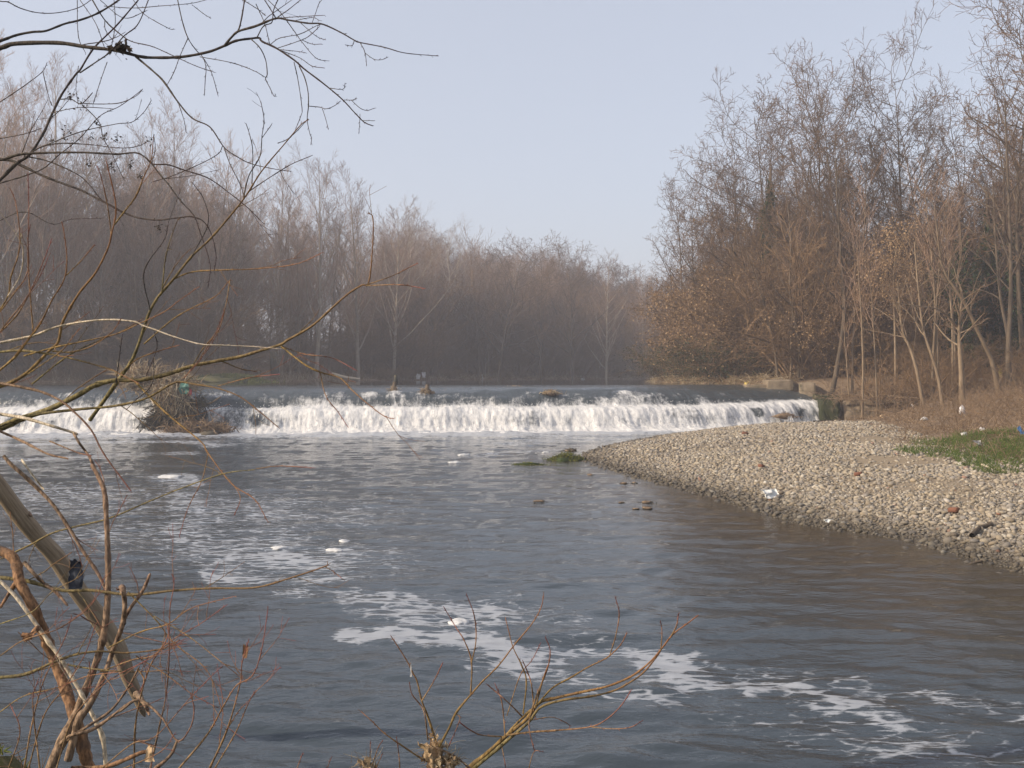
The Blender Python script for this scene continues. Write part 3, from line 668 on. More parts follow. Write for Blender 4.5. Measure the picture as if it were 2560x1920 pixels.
# --- left bank wood: skyline trees first (column, top row, depth), then the crowd behind and between them
SKY = [(-40, 40, 74, 'tall bare poplar cut by the left frame edge, twigs above all others'), (60, 190, 80, 'bare poplar just right of the tallest one at the left edge'),
       (150, 150, 84, 'slim upright bare poplar whose pinkish tip stands alone left of centre of the left wood'), (235, 300, 90, 'shorter bare poplar in the dip before the pair of broom-shaped crowns'),
       (355, 265, 86, 'broom-shaped bare poplar, left one of the close pair'), (450, 255, 90, 'broom-shaped bare poplar, right one of the close pair'),
       (600, 350, 92, 'bare poplar behind the long willow shoot, right of the close pair'), (690, 400, 96, 'bushy bare poplar between two paler crowns over the grassy mound'),
       (790, 375, 96, 'pale slender bare poplar with airy see-through top'), (895, 415, 100, 'last tall pointed bare poplar before the wood drops to the right'),
       (985, 500, 112, 'bare tree on the shoulder where the left wood starts to drop'), (1240, 575, 122, 'dark crooked bare tree sticking up left of the bend'), (1350, 612, 128, 'dark bare tree with broad top near the bend'),
       (1430, 610, 131, 'dark crooked bare tree, tallest close to the bend'), (1515, 640, 137, 'bare tree with rounded top at the river bend'), (1610, 680, 144, 'faint hazy bare tree beside the right bank clump')]
for k, (u, v, Dd, lab) in enumerate(SKY):
    p = W(u, HOR, Dd); gz = float(left_h(np.array([p[0]]), np.array([p[1]]))[0]); top = W(u, v, Dd)[2]
    fam = ROB if k in (11, 12, 13) else POP
    hh = (top - gz) / (21.5 if fam is POP else 22)
    place_tree(fam[k % 5], 'bare_tree', lab, 'tree', (p[0], p[1], gz - 0.1), k * 1.7, (hh * (1.05 if k < 10 else 1.25), hh * (1.05 if k < 10 else 1.25), hh))
for u, v, Dd, lab in ((1050, 520, 124, 'pale round domed tree standing out above the left wood'), (1130, 560, 128, 'smaller pale domed tree right of the large pale dome')):
    p = W(u, HOR, Dd); gz = float(left_h(np.array([p[0]]), np.array([p[1]]))[0]); h = (W(u, v, Dd)[2] - gz) / 18
    place_tree(DOME[0], 'domed_tree', lab, 'tree', (p[0], p[1], gz - 0.1), u, h)
LZ = [(230, 'under the topmost branches'), (480, 'behind the driftwood snag'), (720, 'behind the grassy mound'), (960, 'above the two stumps on the crest'), (1230, 'left half of the low bend'), (9999, 'hazy right half of the low bend')]
def zone(u, z): return next(t for m, t in z if u < m)
def top_row(u):
    return np.interp(u, [-400, 0, 120, 240, 300, 480, 560, 620, 800, 900, 960, 1100, 1250, 1400, 1600, 1800], [150, 200, 260, 360, 330, 350, 430, 440, 460, 490, 560, 610, 640, 650, 700, 720])
n_left = 0
for i in range(6000):
    if n_left >= 360: break
    u = rgs.uniform(-420, 1750); Dd = rgs.uniform(70, 215)
    p = W(u, HOR, Dd); d = float(poly_sd(np.array([p[0]]), np.array([p[1]]), LEFT_LAND)[0])
    if d < 3.0 or d > (42 if u < 960 else 60) or (p[0] < -75): continue
    if rgs.random() < d / (60 if u < 960 else 120): continue
    if u < 960 and n_left > 175 and rgs.random() < 0.85: continue
    gz = float(left_h(np.array([p[0]]), np.array([p[1]]))[0])
    vt = top_row(u) + (35 + rgs.uniform(0, 140) if u < 960 else rgs.uniform(-25, 75)) + (60 if d < 7 else 0)
    h = (W(u, vt, Dd)[2] - gz) / 21.5
    h = min(max(h, 0.35), 1.35); w = h * (rgs.uniform(0.9, 1.35) if u < 960 else rgs.uniform(1.2, 1.7))
    lab = ('bare tree in the far left wood, ' if u < 960 else 'bare tree in the far wood, ') + zone(u, LZ)
    grp = 'trees in the far left wood, ' + zone(u, LZ)
    fam = ROB if (rgs.random() < 0.3 or u > 1400) else POP
    place_tree(fam[rgs.integers(0, 5)], 'bare_tree' if u < 960 else 'hazy_tree', lab, 'tree', (p[0], p[1], gz - 0.1), rgs.uniform(0, 6.28), (w, w, h), grp)
    n_left += 1
# thin pale pole trees on the waterside slope
rg = np.random.default_rng(31); POLE = []
for i in range(3):
    P0, R0 = trunk_path(rg, 9, 0.07, 0.06, 0.03); P1, R1 = children(rg, P0, R0, 14, 0.45, 0.98, 32, 8, 0.25, 0.4, 5, 0.08, 0.08, 0.5, 0.010)
    P2, R2 = children(rg, P1, R1, 6, 0.2, 1, 35, 8, 0.45, 0.4, 4, 0.05, 0.1, 0.6, 0.008)
    POLE.append([('trunk', MB().tube(P0, R0, 6).mesh('trunk', M['young_trunk']), False), ('crown', MB().tube(P1, R1, 3).tube(P2, R2, 3).mesh('crown', M['poplar_twig']), True)])
for k in range(110):
    u = [880, 905, 925, 960, 985, 1005, 1020, 1040, 1060, 1075, 1095, 1110, 1140, 1185][k % 14] + rg.normal(0, 12) if k < 28 else rg.uniform(-60, 1560)
    for Dd in np.arange(70, 160, 0.5):
        p = W(u, HOR, Dd)
        if float(poly_sd(np.array([p[0]]), np.array([p[1]]), LEFT_LAND)[0]) > (rg.uniform(3.5, 6.5) if k < 46 else rg.uniform(1.5, 8)): break
    gz = float(left_h(np.array([p[0]]), np.array([p[1]]))[0]); h = rg.uniform(0.7, 1.3) if k < 46 else rg.uniform(1.1, 2.0)
    place_tree(POLE[k % 3], 'pole_tree', 'thin pale leaning pole tree on the brown slope behind the weir' if k < 28 else 'pale pole tree edging the far wood, ' + zone(u, LZ),
               'tree', (p[0], p[1], gz - 0.1), rg.uniform(0, 6.28), h, 'thin pole trees on the brown slope' if k < 28 else 'thin pole trees, ' + zone(u, LZ))
# undergrowth along the left bank
for k in range(130):
    u = rg.uniform(-250, 1680)
    for Dd in np.arange(62, 160, 0.6):
        p = W(u, HOR, Dd)
        if float(poly_sd(np.array([p[0]]), np.array([p[1]]), LEFT_LAND)[0]) > (0.6 if k < 45 else rg.uniform(3, 9)): break
    gz = float(left_h(np.array([p[0]]), np.array([p[1]]))[0])
    h = rg.uniform(0.25, 0.5) if k < 45 else rg.uniform(0.8, 1.9)
    place_tree((SHR + SHL)[rg.integers(0, 5)] if k < 45 else SHR[k % 3], 'bare_shrub', ('low bare shrub at the far waterline, ' if k < 45 else 'bare shrub in the far undergrowth, ') + zone(u, LZ),
               'shrub', (p[0], p[1], gz - 0.1), rg.uniform(0, 6.28), (h * 1.2, h * 1.2, h), ('waterline shrubs, ' if k < 45 else 'far undergrowth, ') + zone(u, LZ))

for k in range(70):                                    # tall thicket that closes the wood at the bend
    u = rg.uniform(940, 1720)
    for Dd in np.arange(100, 190, 0.6):
        p = W(u, HOR, Dd)
        if float(poly_sd(np.array([p[0]]), np.array([p[1]]), LEFT_LAND)[0]) > 2 + (k % 10) * 3.0: break
    gz = float(left_h(np.array([p[0]]), np.array([p[1]]))[0]); h = rg.uniform(1.8, 3.4)
    place_tree(SHR[k % 3], 'tall_shrub', 'tall bare shrub filling the wood at the river bend, ' + ('left half' if u < 1230 else 'right half'), 'shrub', (p[0], p[1], gz - 0.1), rg.uniform(0, 6.28), (h * 0.9, h * 0.9, h), 'tall shrubs at the bend, ' + ('left half' if u < 1230 else 'right half'))

# --- right bank clump
RSKY = [(2240, 125, 62, 'tallest bare tree of the right bank clump, symmetrical fan-shaped top', 2), (2075, 185, 58, 'bare tree with wavy open top left of the tallest one in the right clump', 0), (1985, 260, 60, 'crooked bare tree second from the left on the right clump skyline', 3),
        (1900, 300, 66, 'bare tree with drooping twigs on the left shoulder of the right clump', 4), (1800, 380, 66, 'bare tree on the left slope of the right clump skyline', 1), (1730, 470, 70, 'low bare tree at the left end of the right clump skyline', 2),
        (2350, 225, 58, 'dense bare tree right of the tallest tree in the right clump', 1), (2560, -60, 52, 'near bare tree cut by the right frame edge, top out of frame', 0), (2640, -40, 50, 'bare tree beyond the right frame edge reaching in with twigs', 4),
        (2460, 330, 60, 'bare tree in the gap before the right frame edge', 3), (2160, 330, 64, 'bare tree between the wavy topped one and the tallest one', 4), (2300, 400, 56, 'lower bare tree in front of the tallest one on the right bank', 2),
        (1722, 470, 76, 'leftmost bare tree of the right clump, leaning over the pool', 3), (1785, 415, 72, 'bare tree just right of the leftmost one in the right clump', 0), (1845, 318, 69, 'bare tree with a forked top halfway up the left slope of the right clump', 2), (1945, 235, 68, 'bare tree with arching top left of the crooked one in the right clump', 1), (2030, 200, 64, 'slim bare tree close behind the wavy topped one', 3), (2120, 250, 60, 'bare tree filling the dip left of the tallest one', 2), (2400, 260, 64, 'bare tree behind the dense one right of the tallest', 0)]
LEAFY = []
for i in range(3):
    rgl = np.random.default_rng(900 + i); tk = trunk_path(rgl, 11, 0.09, 0.08, 0.05); P0, R0 = tk
    P1, R1 = children(rgl, P0, R0, 18, 0.12, 0.99, 50, 13, 0.45, 0.4, 9, 0.05, 0.15, 0.6, 0.012); P2, R2 = children(rgl, P1, R1, 8, 0.2, 1, 45, 12, 0.42, 0.35, 6, 0.02, 0.2, 0.55, 0.009); P3, R3 = children(rgl, P2, R2, 6, 0.15, 1, 45, 12, 0.45, 0.3, 4, 0.0, 0.2, 0.7, 0.007)
    V, Q, tt = leaves(rgl, np.concatenate([P2.reshape(-1, 3), P3.reshape(-1, 3)]), 7000, 0.045, 0.10, 0.08)
    LEAFY.append([('trunk', MB().tube(P0, R0, 8).tube(P1, R1, 5).mesh('trunk', M['robinia_trunk']), False), ('crown', MB().tube(P2, R2, 3).tube(P3, R3, 3).mesh('crown', M['robinia_twig']), True), ('foliage', MB().add(V, Q, None, tt).mesh('foliage', M['dry_leaf'], False), True)])
for k, (u, v, Dd) in enumerate(((1675, 640, 76), (1700, 560, 74), (1735, 600, 70), (1760, 520, 73), (1790, 580, 68), (1820, 500, 70), (1850, 560, 65), (1885, 600, 62), (1720, 720, 69), (1665, 760, 77), (1930, 640, 60), (1690, 800, 72))):
    u = u + 45; p = W(u, HOR, Dd); gz = float(right_h(np.array([p[0]]), np.array([p[1]]))[0]); hh = (W(u, v + 30, Dd)[2] - gz) / 12.0
    place_tree(LEAFY[k % 3], 'leafy_tree', 'small tree with withered tan leaves at the left end of the right clump', 'tree', (p[0], p[1], gz - 0.1), k * 1.3, (hh * 1.0, hh * 1.0, hh), 'withered leafy trees of the right clump')
for u, v, Dd, lab, k in RSKY:
    p = W(u, HOR, Dd); gz = float(right_h(np.array([p[0]]), np.array([p[1]]))[0]); hh = (W(u, v, Dd)[2] - gz) / 21.0
    place_tree(ROB[k], 'bare_tree', lab, 'tree', (p[0], p[1], gz - 0.1), u * 0.37, (hh * 0.95, hh * 0.95, hh))
RZ = [(1900, 'left of the concrete block'), (2090, 'above the end of the waterfall'), (2330, 'behind the retaining wall'), (9999, 'behind the pale straight trunk and beyond')]
nrt = 0
for i in range(3000):
    if nrt >= 78: break
    u = rgs.uniform(1700, 2900); Dd = rgs.uniform(54, 100); p = W(u, HOR, Dd)
    d = float(poly_sd(np.array([p[0]]), np.array([p[1]]), BANK_LINE)[0])
    if d < 2.5 or d > 38: continue
    gz = float(right_h(np.array([p[0]]), np.array([p[1]]))[0])
    vt = np.interp(u, [1700, 1800, 1950, 2100, 2250, 2350, 2450, 2560, 2900], [680, 560, 470, 440, 420, 450, 450, 300, 200]) + rgs.uniform(0, 200)
    h = max(0.3, (W(u, vt, Dd)[2] - gz) / 21.0); w = h * rgs.uniform(0.8, 1.15)
    zr = zone(u, RZ)
    place_tree(ROB[rgs.integers(0, 5)], 'woodland_tree', 'bare tree inside the right bank wood, ' + zr, 'tree', (p[0], p[1], gz - 0.1), rgs.uniform(0, 6.28), (w, w, h), 'inner trees of the right wood, ' + zr)
    nrt += 1
# hand-placed lit trunks along the front of the right wood: trunk pixels from base to top, depth, radius
TR = [([(2405, 984), (2402, 930), (2396, 860), (2394, 812), (2400, 745)], 43, .13, 'pale straight trunk with one long bare side limb, lit by the sun', 2, 'young'),
      ([(2500, 960), (2480, 910), (2464, 874), (2440, 830), (2410, 766), (2375, 715), (2347, 670), (2335, 600), (2325, 520)], 44, .11, 'young tree leaning left across the pale straight trunk', 3, 'young'),
      ([(2310, 968), (2295, 920), (2280, 860), (2266, 812), (2262, 700)], 45, .09, 'slim pale trunk leaning left, third from the mossy wall', 4, 'young'),
      ([(2358, 985), (2345, 930), (2325, 860), (2314, 808), (2305, 700), (2300, 600)], 43.5, .08, 'slim leaning trunk just left of the pale straight trunk', 5, 'young'),
      ([(2522, 930), (2522, 860), (2527, 780), (2530, 700), (2528, 560), (2522, 400), (2518, 250)], 48, .14, 'tall straight lit trunk close to the right frame edge', 6, 'robinia'),
      ([(2540, 932), (2520, 830), (2505, 740), (2495, 600), (2490, 450)], 50, .11, 'trunk crossing behind the tall straight lit trunk near the right edge', 7, 'robinia'),
      ([(2075, 975), (2092, 920), (2103, 850), (2110, 766), (2103, 660), (2093, 525), (2088, 400)], 52, .14, 'trunk with a curved foot leaning over the concrete wall corner', 8, 'robinia'),
      ([(2000, 940), (1998, 920), (2003, 870), (1990, 800), (1980, 720), (1985, 600), (1975, 480)], 55, .11, 'twin trunk rising from the concrete block at the weir end', 9, 'robinia'),
      ([(1945, 948), (1940, 880), (1925, 800), (1905, 720), (1880, 640)], 56, .09, 'thin trunk leaning left over the concrete block', 10, 'robinia'),
      ([(2240, 925), (2236, 860), (2232, 790), (2228, 700), (2236, 600)], 50, .07, 'slender straight trunk hung with tan seed clusters', 11, 'young')]
for pts, Dd, r0, lab, sd_, kd in TR:
    pp = np.array([W(u, v, Dd) for u, v in pts]); gz = float(right_h(pp[:1, 0], pp[:1, 1])[0]); pp[0, 2] = min(gz, pp[0, 2]) - 0.05
    path = catmull(pp, 14); base = path[0].copy(); path = path - base
    path[:, 1] += np.linspace(0, 1, 14) * np.random.default_rng(sd_).uniform(-0.6, 0.9)
    rr = r0 * (1 - 0.75 * np.linspace(0, 1, 14)); rr[0] *= 1.3
    rg2 = np.random.default_rng(300 + sd_); P0, R0 = path[None], rr[None]
    P1, R1 = children(rg2, P0, R0, 13, 0.45, 1.0, 42, 12, 0.34, 0.35, 8, 0.06, 0.12, 0.55, 0.012)
    P2, R2 = children(rg2, P1, R1, 6, 0.2, 1, 42, 12, 0.4, 0.4, 5, 0.03, 0.18, 0.5, 0.008)
    P3, R3 = children(rg2, P2, R2, 5, 0.15, 1, 45, 12, 0.45, 0.3, 4, 0.02, 0.2, 0.6, 0.006)
    t = thing('slender_tree', lab, 'tree', tuple(base))
    tm = M['young_trunk'] if kd == 'young' else M['robinia_trunk']
    obj('trunk', MB().tube(P0, R0, 10).tube(P1, R1, 5).mesh('trunk', tm), t)
    obj('crown', MB().tube(P2, R2, 3).tube(P3, R3, 3).mesh('crown', M['robinia_twig']), t, kind='stuff')
    if sd_ == 11:
        V, Q, tt = leaves(rg2, np.concatenate([P1.reshape(-1, 3), P2.reshape(-1, 3)]), 2600, 0.05, 0.22, 0.14)
        obj('foliage', MB().add(V, Q, None, 0.5 + 0.5 * tt).mesh('foliage', M['dry_leaf'], False), t, kind='stuff')
    if sd_ == 2:
        lp = catmull([W(2394, 822, 43), W(2370, 790, 42.6), W(2335, 770, 42.2), W(2290, 765, 41.8), W(2240, 757, 41.5)], 14) - base
        s2, q2 = children(rg2, lp[None], np.linspace(.05, .012, 14)[None], 9, 0.2, 1, 45, 10, 0.3, 0.3, 5, 0.08, 0.15, 0.5, 0.010)
        obj('limb', MB().tube(lp, np.linspace(.05, .012, 14), 6).tube(s2, q2, 4).mesh('limb', M['young_trunk']), t)
rg = np.random.default_rng(57)
for k in range(15):                                    # slim young trunks along the front of the right wood
    u = rg.uniform(1930, 2600); Dd = rg.uniform(45.5, 56) if u > 2090 else rg.uniform(54, 60); p = W(u, HOR, Dd)
    gz = float(right_h(np.array([p[0]]), np.array([p[1]]))[0]); h = rg.uniform(0.6, 1.25)
    place_tree(POLE[k % 3], 'pole_tree', 'slim young tree in front of the right wood, ' + zone(u, RZ), 'tree', (p[0], p[1], gz - 0.1), rg.uniform(0, 6.28), (h, h, h), 'slim young trees, right bank, ' + zone(u, RZ))
# ivy columns on trunks inside the right wood
rg = np.random.default_rng(51)
for u, Dd, z0, z1, wd, lab in ((1925, 64, 9.5, 15.0, .7, 'dark green ivy mass high on a trunk in the left of the right clump'), (2400, 53, 2.5, 10, 1.3, 'dark ivy column behind the pale straight trunk'), (2470, 54, 2.5, 11.5, 1.4, 'broad dark ivy column near the right edge'),
                               (2545, 53, 2.5, 10.5, 1.4, 'dark ivy column cut by the right frame edge'), (2030, 62, 5, 8.5, .7, 'small ivy clump low behind the curved trunk'), (2330, 55, 2.5, 8.5, 1.1, 'ivy column behind the slim leaning trunks')):
    p = W(u, HOR, Dd); n = 6500; z = z0 + (z1 - z0) * rg.beta(1.6, 2.0, n); a = rg.random(n) * 6.28; rad = wd * np.clip(2.2 * fbm(z * 0.8, a * 0.9 + u, 71, 3) - 0.55, 0.05, 1.6) * np.sqrt(rg.random(n)) * (1.25 - 0.8 * (z - z0) / (z1 - z0))
    c = np.stack([rad * np.cos(a), rad * np.sin(a), z - 2.4], -1); V, Q, tt = leaves(rg, c, n, 0.085, 0.08)
    t = thing('ivy', lab, 'ivy', (p[0], p[1], 2.4))
    zz = np.linspace(-0.2, z1 - 2.4 + 0.8, 8); sp = np.stack([0.12 * np.sin(zz * .5), 0.1 * np.cos(zz * .4), zz], -1)
    obj('trunk', MB().tube(sp, np.linspace(.16, .08, 8), 6).mesh('trunk', M['robinia_trunk']), t)
    obj('foliage', MB().add(V, Q, None, tt).mesh('foliage', M['ivy'], False), t, kind='stuff')
# shrubs of the right bank: the leafy thicket over the upper pool, then bare undergrowth
rg = np.random.default_rng(61)
for k in range(44):                                   # thicket hanging over the water at the left end
    y = rg.uniform(56, 84); x = np.interp(y, [53, 60, 72, 79, 88], [15.0, 13.2, 11.7, 11.2, 13.5]) + rg.uniform(1.6, 7.0)
    gz = float(right_h(np.array([x]), np.array([y]))[0]); h = rg.uniform(1.1, 2.3) * (0.55 if x < 14.5 else 1)
    place_tree((SHL[k % 2] if rg.random() < 0.6 else SHR[k % 3]), 'thicket_shrub', 'tan leafed shrub in the thicket overhanging the upper pool', 'shrub',
               (x, y, gz - 0.1), rg.uniform(0, 6.28), (h, h, h), 'shrubs of the overhanging thicket')
for k in range(9):
    y = rg.uniform(60, 80); x = np.interp(y, [53, 60, 72, 79, 88], [15.0, 13.2, 11.7, 11.2, 13.5]) + rg.uniform(0.0, 1.2)
    gz = float(right_h(np.array([x]), np.array([y]))[0]); h = rg.uniform(0.5, 0.9)
    place_tree(SHI[0], 'ivy_shrub', 'low shrub with dark green ivy leaves at the waterline of the thicket', 'shrub', (x, y, gz - 0.1), rg.uniform(0, 6.28), (h * 1.3, h * 1.3, h), 'ivy shrubs at the thicket waterline')
for k in range(80):
    u = rg.uniform(1900, 2750); Dd = rg.uniform(47, 74); p = W(u, HOR, Dd); d = float(poly_sd(np.array([p[0]]), np.array([p[1]]), BANK_LINE)[0])
    if d < 1.5: continue
    gz = float(right_h(np.array([p[0]]), np.array([p[1]]))[0]); h = rg.uniform(0.5, 1.2) * (1.6 if Dd > 56 else 0.7)
    place_tree(SHR[k % 3], 'bare_shrub', 'bare brown shrub in the right bank undergrowth, ' + zone(u, RZ), 'shrub', (p[0], p[1], gz - 0.1), rg.uniform(0, 6.28), (h * 1.2, h * 1.2, h), 'right undergrowth, ' + zone(u, RZ))

# ------------------------------------------------------------------ ground cover of the banks (stuff)
def stems(rg, c, ln, r, up=1.0, arch=0.25, K=4, side=0.7):
    n = len(c); d = nrm(rg.normal(0, side, (n, 3)) + np.array([0, 0, up])); d[:, 2] = np.abs(d[:, 2]); P = np.empty((n, K, 3)); P[:, 0] = c; p = c
    for k in range(1, K):
        d = nrm(d + rg.normal(0, 0.12, (n, 3)) + np.array([0, 0, -arch])); p = p + d * (ln / (K - 1))[:, None]; P[:, k] = p
    return P, r[:, None] * np.linspace(1, 0.4, K)[None]
def scatter(rg, n, x0, x1, y0, y1, ok):
    o = []; m = 0
    while m < n:
        x, y = rg.uniform(x0, x1, 4 * n), rg.uniform(y0, y1, 4 * n); k = ok(x, y); o.append(np.stack([x[k], y[k]], -1)); m += k.sum()
        if k.sum() == 0: break
    return np.concatenate(o)[:n]
rg = np.random.default_rng(71)
def cover(name, pts, hf, lmin, lmax, r, mat, up, arch, side, S=3, lift=0.0):
    z = hf(pts[:, 0], pts[:, 1]) + lift; c = np.column_stack([pts, z]); n = len(c)
    P, R = stems(rg, c, rg.uniform(lmin, lmax, n), np.full(n, r) * rg.uniform(0.6, 1.4, n), up, arch, 4, side)
    V, Q, t = tubes(P, R, S); a = np.repeat(rg.random(n), 4 * S)
    return obj(name, MB().add(V, Q, None, a).mesh(name, mat), kind='stuff')
inbank = lambda lo, hi: (lambda x, y: (poly_sd(x, y, BANK_LINE) > lo) & (poly_sd(x, y, BANK_LINE) < hi))
cover('bramble_stems', scatter(rg, 9000, 10, 45, 30, 64, inbank(1.5, 24)), right_h, 0.5, 1.7, 0.009, M['bramble'], 1.0, 0.28, 0.6)
cover('hanging_weeds', scatter(rg, 1500, 15.2, 22, 46.3, 53.5, lambda x, y: x > 15.2), lambda x, y: np.where(x < 16.6, 1.35, 1.45), 0.3, 1.1, 0.010, M['litter'], 0.5, 0.5, 0.8)
cover('dead_plant_litter', scatter(rg, 12000, 9.5, 32, 16, 56, lambda x, y: (poly_sd(x, y, BANK_LINE) > 0.1) & (poly_sd(x, y, BANK_LINE) < 13) & (fbm(x * .8, y * .8, 81) > 0.40)), right_h, 0.15, 0.55, 0.008, M['litter'], 0.35, 0.2, 0.9)
gpt = [ground_at(u, v, 0.72)[:2] for u, v in ((2380, 1105), (2330, 1118), (2440, 1125), (2500, 1115), (2560, 1120), (2520, 1140), (2600, 1150), (2460, 1100))]
def grassy(x, y):
    d = np.full(x.shape, 9.); 
    for q, w in zip(gpt, (.9, .7, .8, .8, .9, .8, 1.2, .8)): d = np.minimum(d, np.hypot((x - q[0]) / 1.1, (y - q[1]) / 1.5) / w)
    return d + 0.9 * (fbm(x * 1.1, y * 1.1, 83) - 0.5) < 0.95
cover('green_grass', scatter(rg, 5500, 8.5, 16, 17, 32, lambda x, y: grassy(x, y) & (fbm(x * 2.2, y * 2.2, 84) > 0.42)), right_h, 0.08, 0.24, 0.007, M['grass'], 0.8, 0.15, 0.5)
cover('dry_grass', scatter(rg, 3000, 8.5, 16, 17, 34, lambda x, y: poly_sd(x, y, BANK_LINE) > -0.3), right_h, 0.08, 0.3, 0.006, M['litter'], 0.6, 0.2, 0.8)
cover('dry_reeds', scatter(rg, 5000, -60, 60, 60, 152, lambda x, y: (poly_sd(x, y, LEFT_LAND) > -0.2) & (poly_sd(x, y, LEFT_LAND) < 2.2)), left_h, 0.3, 0.9, 0.018, M['straw'], 1.0, 0.2, 0.5)
cover('dead_stems', scatter(rg, 6000, -60, 40, 60, 160, lambda x, y: (poly_sd(x, y, LEFT_LAND) > 1) & (poly_sd(x, y, LEFT_LAND) < 14)), left_h, 0.4, 1.5, 0.014, M['bramble'], 1.0, 0.25, 0.5)
cover('hanging_reeds', scatter(rg, 2200, 10, 17, 54, 86, lambda x, y: (poly_sd(x, y, RIGHT_LAND) > -0.3) & (poly_sd(x, y, RIGHT_LAND) < 1.0)), right_h, 0.3, 1.0, 0.014, M['straw'], 0.7, 0.4, 0.7, lift=0.15)
cover('moss_and_litter', scatter(rg, 2600, -3.6, 2.5, 1.5, 5.2, lambda x, y: near_h(x, y) > 0.1), near_h, 0.03, 0.16, 0.003, M['litter'], 0.4, 0.1, 0.8)
cover('bank_moss', scatter(rg, 700, -3.4, -1.4, 3.0, 4.8, lambda x, y: near_h(x, y) > 0.6), near_h, 0.02, 0.06, 0.004, M['weed'], 0.8, 0.1, 0.5)

# ------------------------------------------------------------------ river stones of the gravel bar
rg = np.random.default_rng(91)
def bar_ok(x, y): return (poly_sd(x, y, RIGHT_LAND) > -0.7) & (poly_sd(x, y, BANK_LINE) < 0.9) & (rg.random(x.shape) > 0.93 * sandy(x, y))
zones = [(36000, 2, 16, 10.5, 19, .0235), (24000, 2, 14, 19, 28, .031), (15000, 2, 17, 28, 50, .046)]
pts, sz = [], []
for n, x0, x1, y0, y1, s0 in zones:
    p = scatter(rg, n, x0, x1, y0, y1, bar_ok); pts.append(p); sz.append(s0 * np.exp(rg.normal(0, 0.44, len(p))))
pts = np.concatenate(pts); sz = np.clip(np.concatenate(sz), 0.011, 0.070); n = len(pts)
zs = right_h(pts[:, 0], pts[:, 1]); ax = np.stack([np.ones(n), rg.uniform(.6, .95, n), rg.uniform(.35, .7, n)], -1) * sz[:, None]
rot = rg.random(n) * 6.28; tilt = rg.normal(0, 0.22, (n, 2)); colr = rg.random(n)
cen = np.column_stack([pts, zs + ax[:, 2] * rg.uniform(0.05, 0.6, n)])
inview = (np.abs(pts[:, 0] / pts[:, 1] + 0.0) < 0.505)
score = np.where(inview, sz / pts[:, 1], 0); order = np.argsort(-score); big = order[:300]; rest = order[300:]
def stone_geo(tv, r_):
    return tv * (1 + 0.16 * r_.normal(0, 1, (len(tv), 1))) + 0.05 * r_.normal(0, 1, tv.shape)
SM = []
for i in range(10):
    V, T = ICO2; q = V.copy(); dirs = nrm(rg.normal(0, 1, (5, 3))); q = q * (1 + 0.16 * np.tanh(3 * (q @ dirs.T)).sum(1, keepdims=True) / 2.2); SM.append(mesh('stone', q, None, T, M['stone']))
for k, i in enumerate(big):
    obj('stone', SM[k % 10], g_bar, tuple(cen[i]), (tilt[i, 0], tilt[i, 1], rot[i]), tuple(ax[i]))
V0, T0 = ICO1; m = len(rest)
vv = np.broadcast_to(V0, (m, len(V0), 3)) * (1 + rg.normal(0, 0.13, (m, len(V0), 1)))
vv = vv * ax[rest][:, None]; c, s_ = np.cos(rot[rest])[:, None], np.sin(rot[rest])[:, None]
x, y, z = vv[..., 0] * c - vv[..., 1] * s_, vv[..., 0] * s_ + vv[..., 1] * c, vv[..., 2] + vv[..., 0] * tilt[rest, 0][:, None] + vv[..., 1] * tilt[rest, 1][:, None]
vv = np.stack([x, y, z], -1) + cen[rest][:, None]
sm_ = MB().add(vv.reshape(-1, 3), None, (T0[None] + (np.arange(m) * len(V0))[:, None, None]).reshape(-1, 3), np.repeat(colr[rest], len(V0)))
obj('small_stones', sm_.mesh('small_stones', M['stones']), g_bar, kind='stuff')

# ------------------------------------------------------------------ concrete at the right end of the weir
t = thing('concrete_block', 'pale flat concrete block at the right end of the weir crest, trees rooted on it', 'wall', (15.2, 54.5, 1.5))
def part(name, V, Q, mat, parent, smooth=False):
    off = np.array(parent.location); return obj(name, mesh(name, V - off, Q, mat=mat, smooth=smooth), parent)
def rough_box(c, s_, rz, seed, amp=.06, n=9):
    V, Q = [], []; k = 0
    for ax_ in range(3):
        for sg in (-1, 1):
            a, b = np.meshgrid(np.linspace(-.5, .5, n), np.linspace(-.5, .5, n)); p = np.zeros((n * n, 3)); p[:, ax_] = .5 * sg; p[:, (ax_ + 1) % 3] = a.ravel(); p[:, (ax_ + 2) % 3] = b.ravel()
            q = grid_faces(n, n); V.append(p); Q.append((q if sg > 0 else q[:, ::-1]) + k); k += n * n
    V = np.concatenate(V); s_ = np.asarray(s_); rr_ = np.abs(V).max(1, keepdims=True); V = V * s_; edge = (np.abs(V / s_) > .49).sum(1)
    V = V * np.where(edge >= 2, 1 - .03 * (edge - 1), 1)[:, None]
    d = np.stack([fbm(V[:, 0] * 2.1 + V[:, 2] * 1.7 + seed, V[:, 1] * 2.3 - V[:, 2] * 1.3 + i * 7, seed + i, 3) - .5 for i in range(3)], -1)
    V = V + amp * 2 * d; co, si = math.cos(rz), math.sin(rz)
    return V @ np.array([[co, si, 0], [-si, co, 0], [0, 0, 1]]) + np.asarray(c), np.concatenate(Q)
part('block', *rough_box((14.35, 54.0, 1.95), (1.35, 2.2, 0.62), -0.12, 1, .04), M['concrete'], t)
part('footing', *rough_box((13.9, 54.3, 1.75), (2.6, 1.6, 0.45), -0.12, 2, .05), M['concrete'], t)
t = thing('concrete_pier', 'dark upright concrete pier closing the right end of the waterfall', 'pier', (15.4, 52.6, 0))
part('pier', *rough_box((15.45, 52.4, 0.98), (0.80, 2.0, 2.25), -0.25, 3, .05), M['concrete'], t)
t = thing('mossy_wall', 'low dark mossy side wall beside the lower step of the waterfall', 'wall', (15.6, 50, 0))
